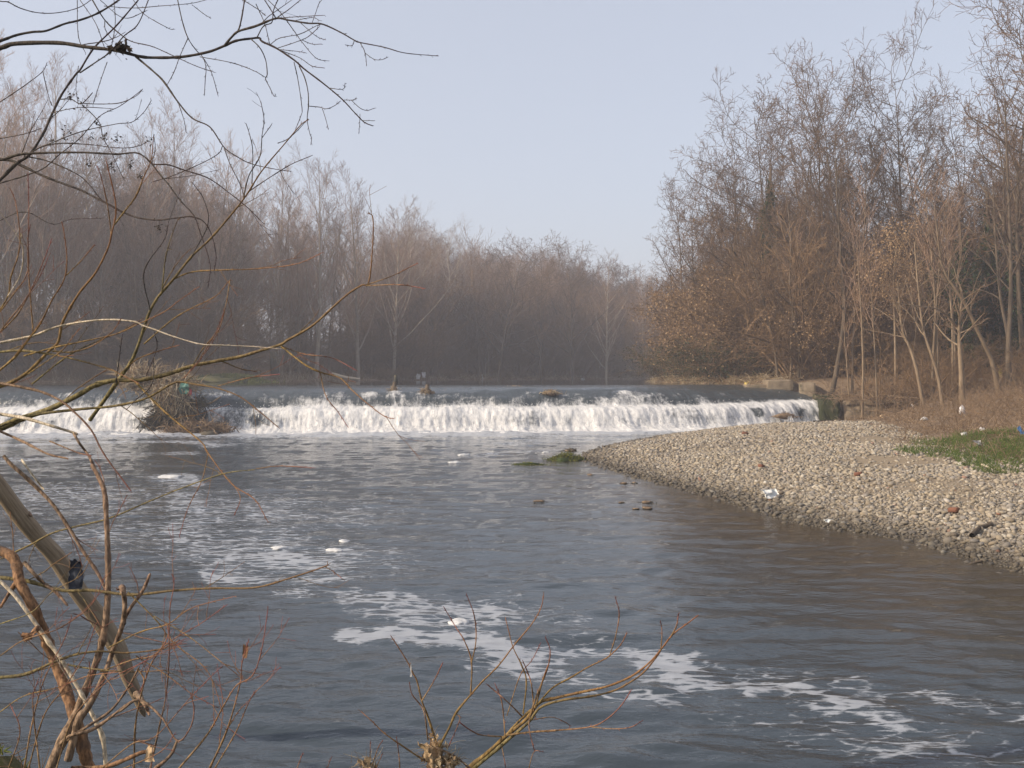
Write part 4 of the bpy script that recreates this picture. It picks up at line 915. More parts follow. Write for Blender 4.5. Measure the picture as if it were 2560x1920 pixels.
part('wall', *rough_box((15.75, 50.0, 0.42), (0.9, 3.2, 1.75), -0.2, 4, .14), M['mossy'], t)
part('coping', *rough_box((15.95, 50.8, 1.36), (1.25, 1.8, 0.22), -0.2, 5, .10), M['mossy'], t)
t = thing('retaining_wall', 'long low weathered retaining wall half buried in brown litter on the right bank', 'wall', (18.5, 48, .5))
part('wall', *rough_box((18.9, 48.3, 0.72), (5.6, 0.6, 0.95), -0.16, 6, .20, 15), M['concrete'], t)
part('coping', *rough_box((18.7, 48.4, 1.18), (5.0, 0.9, 0.16), -0.16, 7, .12, 15), M['concrete'], t)

# ------------------------------------------------------------------ driftwood, stumps, weed
rg = np.random.default_rng(101)
JD = 43.6
jam_o = thing('driftwood_snag', 'tangled driftwood snag with straw and roots hanging over the waterfall, left of centre', 'driftwood', tuple(W(420, 1080, JD) * [1, 1, 0]))
def jp(name, mb_, mat, stuff=False, smooth=True, parent=None): return obj(name, mb_.mesh(name, mat, smooth, jam_o.location), parent or jam_o, kind='stuff' if stuff else None)
def px(pts, D0, D1=None): 
    D1 = D0 if D1 is None else D1; return np.array([W(u, v, D0 + (D1 - D0) * i / max(1, len(pts) - 1)) for i, (u, v) in enumerate(pts)])
for pts, r0, r1, d0, d1, mt in (([(300, 985), (340, 988), (400, 992), (470, 985)], .14, .10, 46.0, 45.2, 'dead_wood'), ([(395, 960), (400, 1000), (392, 1040), (380, 1075)], .16, .12, 44.6, 43.0, 'root'),
                             ([(452, 962), (456, 985), (448, 1010), (434, 1038)], .075, .045, 43.6, 43.0, 'stem_pale'), ([(436, 1000), (480, 1008), (520, 1010), (552, 992)], .07, .03, 43.6, 43.3, 'dead_wood'),
                             ([(412, 1020), (424, 1000), (430, 985)], .045, .03, 43.2, 43.0, 'stem_pale'), ([(440, 1040), (455, 1060), (470, 1075)], .17, .12, 43.4, 42.7, 'root'), ([(290, 975), (292, 990), (300, 996)], .05, .04, 45.5, 45.2, 'stem_pale'),
                             ([(370, 985), (385, 1010), (388, 1030)], .05, .03, 43.5, 43.1, 'stem_pale')):
    P = catmull(px(pts, d0, d1), 14); jp('log', MB().tube(P, np.linspace(r0, r1, 14) * (1 + .12 * rg.normal(0, 1, 14)), 9), M[mt] if mt != 'dead_wood' else M['robinia_trunk'])
def tangle(cs, n, spread, ln, r, up, arch, side, down=False):
    c = np.array(cs)[rg.integers(0, len(cs), n)] + rg.normal(0, 1, (n, 3)) * np.asarray(spread)
    P, R = stems(rg, c, rg.uniform(*ln, n), np.full(n, r) * rg.uniform(.5, 1.5, n), up, arch, 5, side)
    if down: P[:, :, 2] = 2 * P[:, :1, 2] - P[:, :, 2]
    V, Q, tt = tubes(P, R, 3); return MB().add(V, Q, None, np.repeat(rg.random(n), 15))
jp('straw', tangle(px([(330, 945), (360, 940), (400, 948), (440, 955), (470, 965), (345, 968), (390, 972), (430, 975)], 44.2), 1300, (.28, .30, .13), (.3, 1.0), .018, .5, .2, .9), M['straw'], True)
jp('hanging_straw', tangle(px([(405, 965), (430, 975), (420, 990), (440, 1000), (455, 990), (410, 1010), (460, 1015)], 43.2), 700, (.14, .16, .16), (.4, 1.1), .018, 1.0, .05, .35, True), M['straw'], True)
jp('root_mass', tangle(px([(368, 1066), (380, 1058), (395, 1045), (405, 1060), (430, 1030), (455, 1030), (425, 1050), (500, 1006), (400, 1010), (440, 1005)], 43.3), 1300, (.15, .2, .2), (.2, .75), .018, .3, .1, .9, True), M['root'], True)
jp('debris_mound', tangle(px([(470, 1072), (500, 1065), (530, 1072), (555, 1078), (440, 1078), (515, 1080), (485, 1080)], 42.5), 1500, (.28, .3, .08), (.2, .6), .016, .35, .25, .9), M['litter'], True)
def lump(c, s, mat, name, seed=0, amp=.25, sub=ICO2, **kw):
    r_ = np.random.default_rng(seed); V, T = sub; dd = nrm(r_.normal(0, 1, (9, 3))); ph = r_.random(9) * 6
    q = V * (1 + amp * (np.sin(3.1 * V @ dd.T + ph).sum(1, keepdims=True) / 4) + amp * .35 * r_.normal(0, 1, (len(V), 1)))
    return obj(name, mesh(name, q * np.asarray(s), None, T, mat, kw.pop('smooth', True)), kw.pop('parent', None), tuple(c), (0, 0, r_.random() * 6), **kw)
P = px([(505, 1072), (545, 1080)], 42.4); core = lump(P.mean(0) * [1, 1, 0] + [0, 0, .0], (1.1, .4, .20), M['riverbed'], 'mound', 5, parent=None); core.parent = jam_o; core.location = core.location - jam_o.location
lump(W(345, 962, 44.4) - np.array(jam_o.location), (.75, .5, .26), M['riverbed'], 'mound', 6, parent=jam_o)
lump(W(430, 1000, 44.0) - np.array(jam_o.location), (.45, .45, .75), M['riverbed'], 'mound', 7, parent=jam_o)
def sheet(name, c, w, h, mat, label, seed, cat='plastic litter', rz=0.0, lean=0.3, thick=.008, group=None):
    """crumpled sheet of plastic with thickness"""
    r_ = np.random.default_rng(seed); n = 9; X, Z = np.meshgrid(np.linspace(-.5, .5, n), np.linspace(0, 1, n))
    Yy = .35 * w * (fbm(X * 3 + seed, Z * 3, seed, 3) - .5) * 2 + lean * h * Z; X2 = X * w * (1 - .45 * fbm(Z * 2, Z * 0 + seed, seed + 3, 2)) + .1 * w * r_.normal(0, .4, X.shape); Z2 = Z * h * (1 - .3 * fbm(X * 3, X * 0 + seed, seed + 5, 2))
    A = np.stack([X2, Yy - thick / 2, Z2], -1).reshape(-1, 3); B = np.stack([X2, Yy + thick / 2, Z2], -1).reshape(-1, 3); Q = grid_faces(n, n); N_ = n * n
    ed = [i for i in range(n)] + [i * n + n - 1 for i in range(1, n)] + [N_ - 1 - i for i in range(1, n)] + [(n - 1 - i) * n for i in range(1, n - 1)]
    sd2 = [(ed[i], ed[(i + 1) % len(ed)], ed[(i + 1) % len(ed)] + N_, ed[i] + N_) for i in range(len(ed))]
    return obj(name, mesh(name, np.concatenate([A, B]), np.concatenate([Q, Q[:, ::-1] + N_, np.array(sd2)]), mat=mat), None, tuple(c), (0, 0, rz), label=label, cat=cat, group=group)
def bag(name, c, s, mat, label, seed, cat='plastic bag'): return lump(c, s, mat, name, seed, .38, ICO2, label=label, cat=cat)
sheet('plastic_sheet', W(458, 985, 43.1), .45, .55, M['bag_green'], 'torn green plastic sheet caught in the driftwood snag', 3)
sheet('plastic_sheet', W(473, 990, 43.2), .22, .35, M['bag_red'], 'small red plastic scrap caught in the driftwood snag', 4)
sheet('plastic_sheet', W(497, 1068, 42.2), .2, .15, M['bag_blue'], 'small blue plastic scrap on the debris mound under the snag', 6)

# stumps and tufts on the crest
def stump(u, v, D0, s, label, seed, spike):
    b = W(u, v, D0); t = thing('tree_stump', label, 'stump', tuple(b)); r_ = np.random.default_rng(seed)
    P = np.stack([np.linspace(0, .12 * s, 8), np.zeros(8), np.linspace(-.3, spike, 8)], -1); R = np.interp(np.linspace(0, 1, 8), [0, .45, .62, 1], [.42, .30, .15, .10]) * s * (1 + .1 * r_.normal(0, 1, 8))
    obj('stump', MB().tube(P, R, 10).add(P[-1:] + [[0, 0, .02]]).mesh('stump', M['robinia_trunk']), t)
    for k in range(5):
        a = r_.uniform(-.5, .9) if k < 3 else r_.uniform(0, 6.28); ln = r_.uniform(.5, 1.1) * s
        q = np.stack([np.cos(a) * np.linspace(.15, ln, 7), -np.abs(np.sin(a)) * np.linspace(.15, ln, 7) * .5, .18 * s * np.linspace(1, -1.2, 7) + r_.normal(0, .02, 7)], -1)
        obj('root', MB().tube(q, np.linspace(.09, .03, 7) * s, 6).mesh('root', M['robinia_trunk']), t)
    c = np.array([[0, 0, .1], [.2, -.1, 0], [-.1, -.1, .05]]) * s; n = 160
    cc = c[r_.integers(0, 3, n)] + r_.normal(0, .12 * s, (n, 3)); P, R = stems(r_, cc, r_.uniform(.15, .4, n) * s, np.full(n, .010), .4, .25, 4, .9); V, Q, tt = tubes(P, R, 3)
    obj('straw', MB().add(V, Q, None, np.repeat(r_.random(n), 12)).mesh('straw', M['straw']), t, kind='stuff')
stump(982, 984, 46.5, .75, 'broken upright tree stump on the weir crest, left of the leaning one', 1, .55)
stump(1064, 984, 46.3, .8, 'slanting root stump draped with straw on the weir crest', 2, .42)
def tuft(u, v, D0, s, n, mat, label, name, seed, flat=1.0, cat='plant clump', z=None):
    b = W(u, v, D0) if z is None else ground_at(u, v, z); r_ = np.random.default_rng(seed); t = thing(name, label, cat, tuple(b))
    lump((0, 0, .02), (s * .9, s * .6, s * .26 * flat), M['weed'] if mat == 'weed' else M['right_soil'], 'mound', seed, parent=t)
    cc = r_.normal(0, 1, (n, 3)) * np.array([.45, .30, .02]) * s; cc[:, 2] = s * .26 * flat * np.exp(-(cc[:, 0] ** 2 + cc[:, 1] ** 2) / (s * .6) ** 2)
    P, R = stems(r_, cc, r_.uniform(.2, .6, n) * s * flat, np.full(n, .010 + .006 * s), .6, .45, 4, .7); V, Q, tt = tubes(P, R, 3)
    obj('blades', MB().add(V, Q, None, np.repeat(r_.random(n), 12)).mesh('blades', M[mat]), t, kind='stuff'); return t
tuft(1376, 984, 46.6, .42, 350, 'straw', 'dry yellow grass tuft on the weir crest right of centre', 'grass_tuft', 11)
tuft(1415, 1150, 0, .55, 900, 'weed', 'larger bright green weed clump at the tip of the gravel bar', 'weed_clump', 12, .7, z=0.0)
tuft(1322, 1162, 0, .40, 600, 'weed', 'low flat weed clump in the water left of the larger one', 'weed_clump', 13, .35, z=0.0)
tuft(1425, 1128, 0, .22, 160, 'root', 'dark twiggy debris behind the larger green weed clump', 'debris_clump', 14, 1.0, z=0.05, cat='debris')
tuft(1290, 968, 50, .5, 260, 'straw', 'raft of straw lodged behind the middle of the crest', 'straw_raft', 15, .35, cat='debris')
tuft(1963, 1042, 47.5, .55, 260, 'litter', 'heap of brown twigs at the top of the gravel bar before the waterfall', 'debris_heap', 16, .8, cat='debris')
for k, (u, v, s) in enumerate(((1475, 1188, .10), (1560, 1210, .13), (1585, 1208, .08), (1350, 1255, .12), (1616, 1257, .14), (1618, 1272, .12), (1553, 1258, .07), (1590, 1274, .08))):
    tuft(u, v, 0, s, 40, 'root', ['dark twig scrap afloat beside the weed clumps', 'largest dark twig scrap near the gravel point', 'small dark scrap right beside the gravel point', 'dark twig scrap alone in mid river below the weed clumps', 'right upper scrap of the four floating off the gravel shore', 'right lower scrap of the four floating off the gravel shore', 'upright dark twig of the four floating off the gravel shore', 'small flat left scrap of the four floating off the gravel shore'][k], 'floating_scrap', 20 + k, .6, 'debris', 0.0)
# foam mounds afloat
for k, (u, v, w, lab) in enumerate(((1140, 1157, .30, 'white foam mound, lower of the pair in mid river under the weir'), (1160, 1138, .30, 'white foam mound, upper of the pair in mid river under the weir'), (860, 1353, .16, 'white foam mound, upper of two small ones left of mid river'),
        (838, 1376, .18, 'white foam mound, lower of two small ones left of mid river'), (703, 1370, .19, 'white foam mound at the top of the left foam patch'), (1146, 1556, .20, 'bright foam mound on the large foam patch behind the red shoots'), (428, 1194, .42, 'flat white foam mound below the driftwood snag'), (1365, 1131, .22, 'white foam mound left of the green weed clump'))):
    b = ground_at(u, v, 0.0); V, T = ICO3; q = V.copy(); q = q * (1 + 1.1 * (fbm(q[:, 0] * 1.6 + k * 9, q[:, 1] * 1.6, 120 + k, 3) - .5))[:, None]; q[:, 2] = np.maximum(q[:, 2], -.2) * (0.5 + 1.1 * fbm(q[:, 0] * 2.5 + k, q[:, 1] * 2.5, 150 + k, 3))
    obj('foam_mound', mesh('foam_mound', q * [w * 0.70, w * .55, w * .13], None, T, M['foam']), None, tuple(b), (0, 0, k), label=lab, cat='foam', group='foam mounds afloat')

# ------------------------------------------------------------------ litter on the right bank and gravel
def rp(u, v, z):
    b = ground_at(u, v, z); return np.array([b[0], b[1], float(right_h(b[:1], b[1:2])[0])])
sheet('foam_board', rp(1932, 1188, .55) + [0, 0, .02], .34, .18, M['poly'], 'white curved foam board lying alone on the gravel', 31, rz=.3, lean=.6, thick=.03)
sheet('foam_board', rp(2076, 1268, .3) + [0, 0, .02], .20, .05, M['poly'], 'small flat white scrap on the gravel near the water', 32, rz=.2, lean=1.5, thick=.02)
for k, (u, v, z, s, lab) in enumerate(((1863, 1085, .5, .13, 'red brick lump near the top of the gravel bar'), (1903, 1145, .55, .12, 'dark red brick lump above the white foam board'), (2385, 1240, .5, .11, 'red brick lump on the right part of the gravel'), (2145, 1162, .6, .10, 'dark reddish chunk beside the sand hollow'), (1573, 1212, .02, .10, 'dark wet stone at the waterline off the gravel point'))):
    b = rp(u, v, z); s = s * .8; V, Q = box_geo((0, 0, 0), (s * 2, s * 1.2, s), 0, s * .25); V = V * (1 + .08 * np.random.default_rng(k).normal(0, 1, V.shape))
    obj('brick_chunk', mesh('brick_chunk', V, Q, mat=M['brick'] if k < 4 else M['left_soil']), None, tuple(b + [0, 0, s * .55]), (.1, .15, k), label=lab, cat='brick')
def stick(pts, z, r, lab, mt='robinia_trunk', lift=.04):
    P = catmull(np.array([rp(u, v, z) + [0, 0, lift] for u, v in pts]), 10); t = P[0].copy()
    obj('driftwood_stick', MB().tube(P - t, np.linspace(r, r * .5, 10), 7).mesh('driftwood_stick', M[mt]), None, tuple(t), label=lab, cat='stick')
stick([(2430, 1285), (2450, 1275), (2480, 1272), (2470, 1268)], .45, .04, 'dark forked stick on the right of the gravel')
stick([(2410, 1385), (2435, 1380), (2455, 1378)], .15, .03, 'short dark stick at the gravel waterline near the right edge')
stick([(2035, 1048), (2070, 1044), (2110, 1043)], .6, .06, 'brown stick at the top edge of the gravel below the wall')
stick([(2200, 1022), (2260, 1022), (2300, 1015)], .9, .07, 'long brown stick before the retaining wall')
stick([(2455, 1158), (2470, 1165), (2482, 1170)], .6, .025, 'thin pale stick on the gravel under the green grass', 'stem_pale')
for u, v, z, s, m_, lab, k in ((2412, 1088, .8, .14, 'bag_white', 'round white plastic bag above the green grass', 1), (2310, 1045, .9, .19, 'bag_white', 'white plastic bag in the brown litter below the slim trunks', 2), (2405, 1042, .95, .20, 'bag_grey', 'upright grey plastic container in the brown litter', 3),
        (2132, 1022, .75, .15, 'bag_white', 'white plastic bag at the foot of the mossy wall', 4), (2208, 1030, .8, .22, 'paper', 'pale buff crumpled sack beside the long brown stick', 5), (2450, 990, 1.4, .22, 'bag_white', 'white plastic bag low on the bank left of the yellow bag', 6),
        (2290, 1004, 1.0, .18, 'bag_grey', 'pale scrap on the right end of the retaining wall', 7), (2455, 1064, .95, .12, 'bag_grey', 'grey plastic scrap in brown litter above the round white bag', 8), (2285, 1022, .9, .14, 'bag_grey', 'small grey bag right of the long brown stick', 9)):
    b = rp(u, v, z); s = s * .8; sc = (s * .7, s * .6, s * 1.2) if k == 3 else (s, s * .8, s * .6)
    bag('plastic_bag', b + [0, 0, sc[2] * .7], sc, M[m_], lab, 40 + k)
sheet('plastic_bag', rp(2502, 990, 1.4) + [0, 0, .1], .28, .75, M['bag_yellow'], 'yellow plastic bag hanging on twigs at the foot of the trunks', 51, 'plastic bag', 0, .1)
sheet('plastic_bag', rp(2520, 988, 1.4) + [0, 0, .25], .42, .5, M['bag_white'], 'white plastic bag hanging right of the yellow bag', 52, 'plastic bag', .3, .1)
sheet('plastic_bag', rp(2460, 984, 1.4) + [0, 0, .45], .30, .5, M['bag_white'], 'white plastic bag hanging highest left of the yellow bag', 53, 'plastic bag', -.2, .1)
sheet('plastic_bag', rp(2455, 1110, .75) + [0, 0, .05], .35, .15, M['bag_grey'], 'pale blue grey plastic scrap in the green grass', 54, 'plastic bag', .5, 1.0)
sheet('plastic_bag', rp(2556, 1105, .75) + [0, 0, .05], .18, .22, M['bag_blue'], 'blue plastic scrap in the grass at the right frame edge', 55, 'plastic bag', .5, .4)
sheet('plastic_sheet', rp(1977, 1040, .6) + [0, 0, .08], .25, .35, M['bag_white'], 'pale torn sheet standing in the twig heap before the waterfall', 56, rz=.4)
for k, (u, v, D0, m_, lab) in enumerate(((1718, 966, 70, 'bag_white', 'white rag in the reeds at the left end of the thicket'), (1760, 962, 66, 'bag_white', 'white rag hanging mid thicket just above the water'), (1735, 960, 68, 'bag_green', 'pale green rag between two white rags over the water'),
        (1815, 945, 63, 'bag_white', 'pale rag high in the thicket above the pool'), (1822, 968, 60, 'paper', 'buff sack lying at the waterline before the concrete block'), (1862, 966, 58, 'bag_yellow', 'yellowish bag at the waterline left of the concrete block'),

        (1045, 940, 112, 'bag_white', 'white rag hanging at the far waterline'), (1060, 936, 112, 'bag_grey', 'grey rag hanging beside the white one at the far waterline'), (1208, 941, 122, 'bag_white', 'tiny white rag far along the far waterline'), (1458, 948, 138, 'bag_white', 'tiny white speck of litter near the river bend'))):
    sheet('rag', W(u, v + 8, D0), .45 if D0 < 75 else .6, .5 if D0 < 75 else .7, M[m_], lab, 70 + k, 'rag', k, .15)
# things of the left bank: grassy spit, dark logs, trunk stub, post
b = W(565, 945, 77.5)
t = thing('grassy_mound', 'low olive grassy mound at the water of the left bank behind the snag', 'mound', (b[0], b[1], UPZ))
lump((0, 0, .0), (3.2, 1.3, .46), M['near_soil'], 'mound', 61, .35, ICO3, parent=t)
r_ = np.random.default_rng(62); n = 5000; cc = r_.normal(0, 1, (n, 3)) * [1.35, .6, 0]; cc[:, 2] = .42 * np.sqrt(np.clip(1 - (cc[:, 0] / 3) ** 2 - (cc[:, 1] / 1.3) ** 2, 0, 1)); P, R = stems(r_, cc, r_.uniform(.15, .4, n), np.full(n, .028), 1, .25, 4, .7); V, Q, tt = tubes(P, R, 3)
obj('grass', MB().add(V, Q, None, np.repeat(r_.random(n), 12) * .75).mesh('grass', M['weed']), t, kind='stuff')
def bank_log(u0, v0, u1, v1, D0, r, lab, mt='robinia_trunk', name='fallen_log', cat='log'):
    P = catmull(px([(u0, v0), ((u0 + u1) / 2, (v0 + v1) / 2 + 2), (u1, v1)], D0), 8); o = P[0].copy(); obj(name, MB().tube(P - o, np.linspace(r, r * .7, 8), 8).mesh(name, M[mt]), None, tuple(o), label=lab, cat=cat)
bank_log(605, 922, 650, 935, 80, .42, 'dark root plate lying on the left bank right of the grassy mound', 'root')
bank_log(688, 938, 684, 878, 81, .38, 'thick dark upright trunk stub on the left bank', 'root', 'trunk_stub', 'stump')
bank_log(830, 935, 900, 948, 84, .14, 'pale fallen log at the water right of the trunk stub', 'stem_pale')
bank_log(989, 962, 990, 938, 66, .16, 'dark post standing in the upper pool behind the broken stump', 'root', 'mooring_post', 'post')
bank_log(238, 995, 240, 965, 46.5, .15, 'dark post on the weir crest left of the driftwood snag', 'root', 'mooring_post', 'post')

# ------------------------------------------------------------------ foreground willows on the near bank: branches traced with a depth of their own
rgF = np.random.default_rng(401)
def fg_branch(root, pts, r0, r1, d0, d1, mat, tw=0.0, buds=True, name='branch', S=7, twl=0.22):
    """pts in photo pixels, r in photo pixels, d0..d1 depth in metres; twigs grow from it inside the same mesh"""
    n = max(10, int(len(pts) * 8)); q = catmull(np.array(pts, float), n)
    fr = np.concatenate([[0], np.cumsum(np.hypot(*np.diff(q, axis=0).T))]); Lp = fr[-1]; fr = fr / Lp
    dep = d0 + (d1 - d0) * fr + 0.10 * (vnoise(fr * 4 + rgF.random() * 50, fr * 0, 5) - 0.5)
    P = np.array([W(u, v, d) for (u, v), d in zip(q, dep)])
    R = (r0 + (r1 - r0) * fr ** 0.8) * dep / F * (0.85 if root.name.startswith('overhanging') else 1.0)
    R = R * (1 + 0.20 * (vnoise(fr * Lp / 30 + 7, fr * 0, 16) > 0.86)) * (1 + 0.22 * (vnoise(fr * Lp / 14 + rgF.random() * 99, fr * 0, 6) - 0.3)); R[-1] *= 0.4
    mb = MB(); V, Q, t = tubes(P[None], R[None], S); ra, rb = r0, r1
    mb.add(V, Q, None, np.clip(t * (1.0 if r1 < 2 else 0.4), 0, 1))
    Lm = np.linalg.norm(np.diff(P, axis=0), axis=1).sum()
    nt = int(round(tw * Lm))
    if nt > 0:
        P1, R1 = children(rgF, P[None], R[None], nt, 0.12, 0.97, 38, 12, twl / max(Lm, .01), 0.3, 6, 0.02, 0.10, 0.5, 0.0012, 0.05)
        R1 = np.minimum(R1, 0.0021 * d0 / 4); V, Q, t = tubes(P1, R1, 4); mb.add(V, Q, None, 0.4 + 0.6 * t)
        P2, R2 = children(rgF, P1, R1, 2, 0.25, 0.9, 40, 12, 0.45, 0.3, 4, 0.02, 0.12, 0.7, 0.0010, 0.03); V, Q, t = tubes(P2, R2, 3); mb.add(V, Q, None, 0.7 + 0.3 * t)
    if buds:
        nb = int(Lm * 28)
        if nb: Pb, Rb = children(rgF, P[None], np.minimum(R, .003)[None], nb, 0.1, 1.0, 32, 8, 0.011 / max(Lm, .01), 0, 2, 0, 0, 0.8, 0.0012, 0.006); V, Q, t = tubes(Pb, Rb, 3); mb.add(V, Q, None, 0.8)
    return obj(name, mb.mesh(name, M[mat], True, root.location), root)

# overhanging dark tree at the top left
T1 = thing('overhanging_tree', 'dark bare branches of a tree reaching in from the upper left over the river', 'tree', (-3.6, 4.3, 0.9))
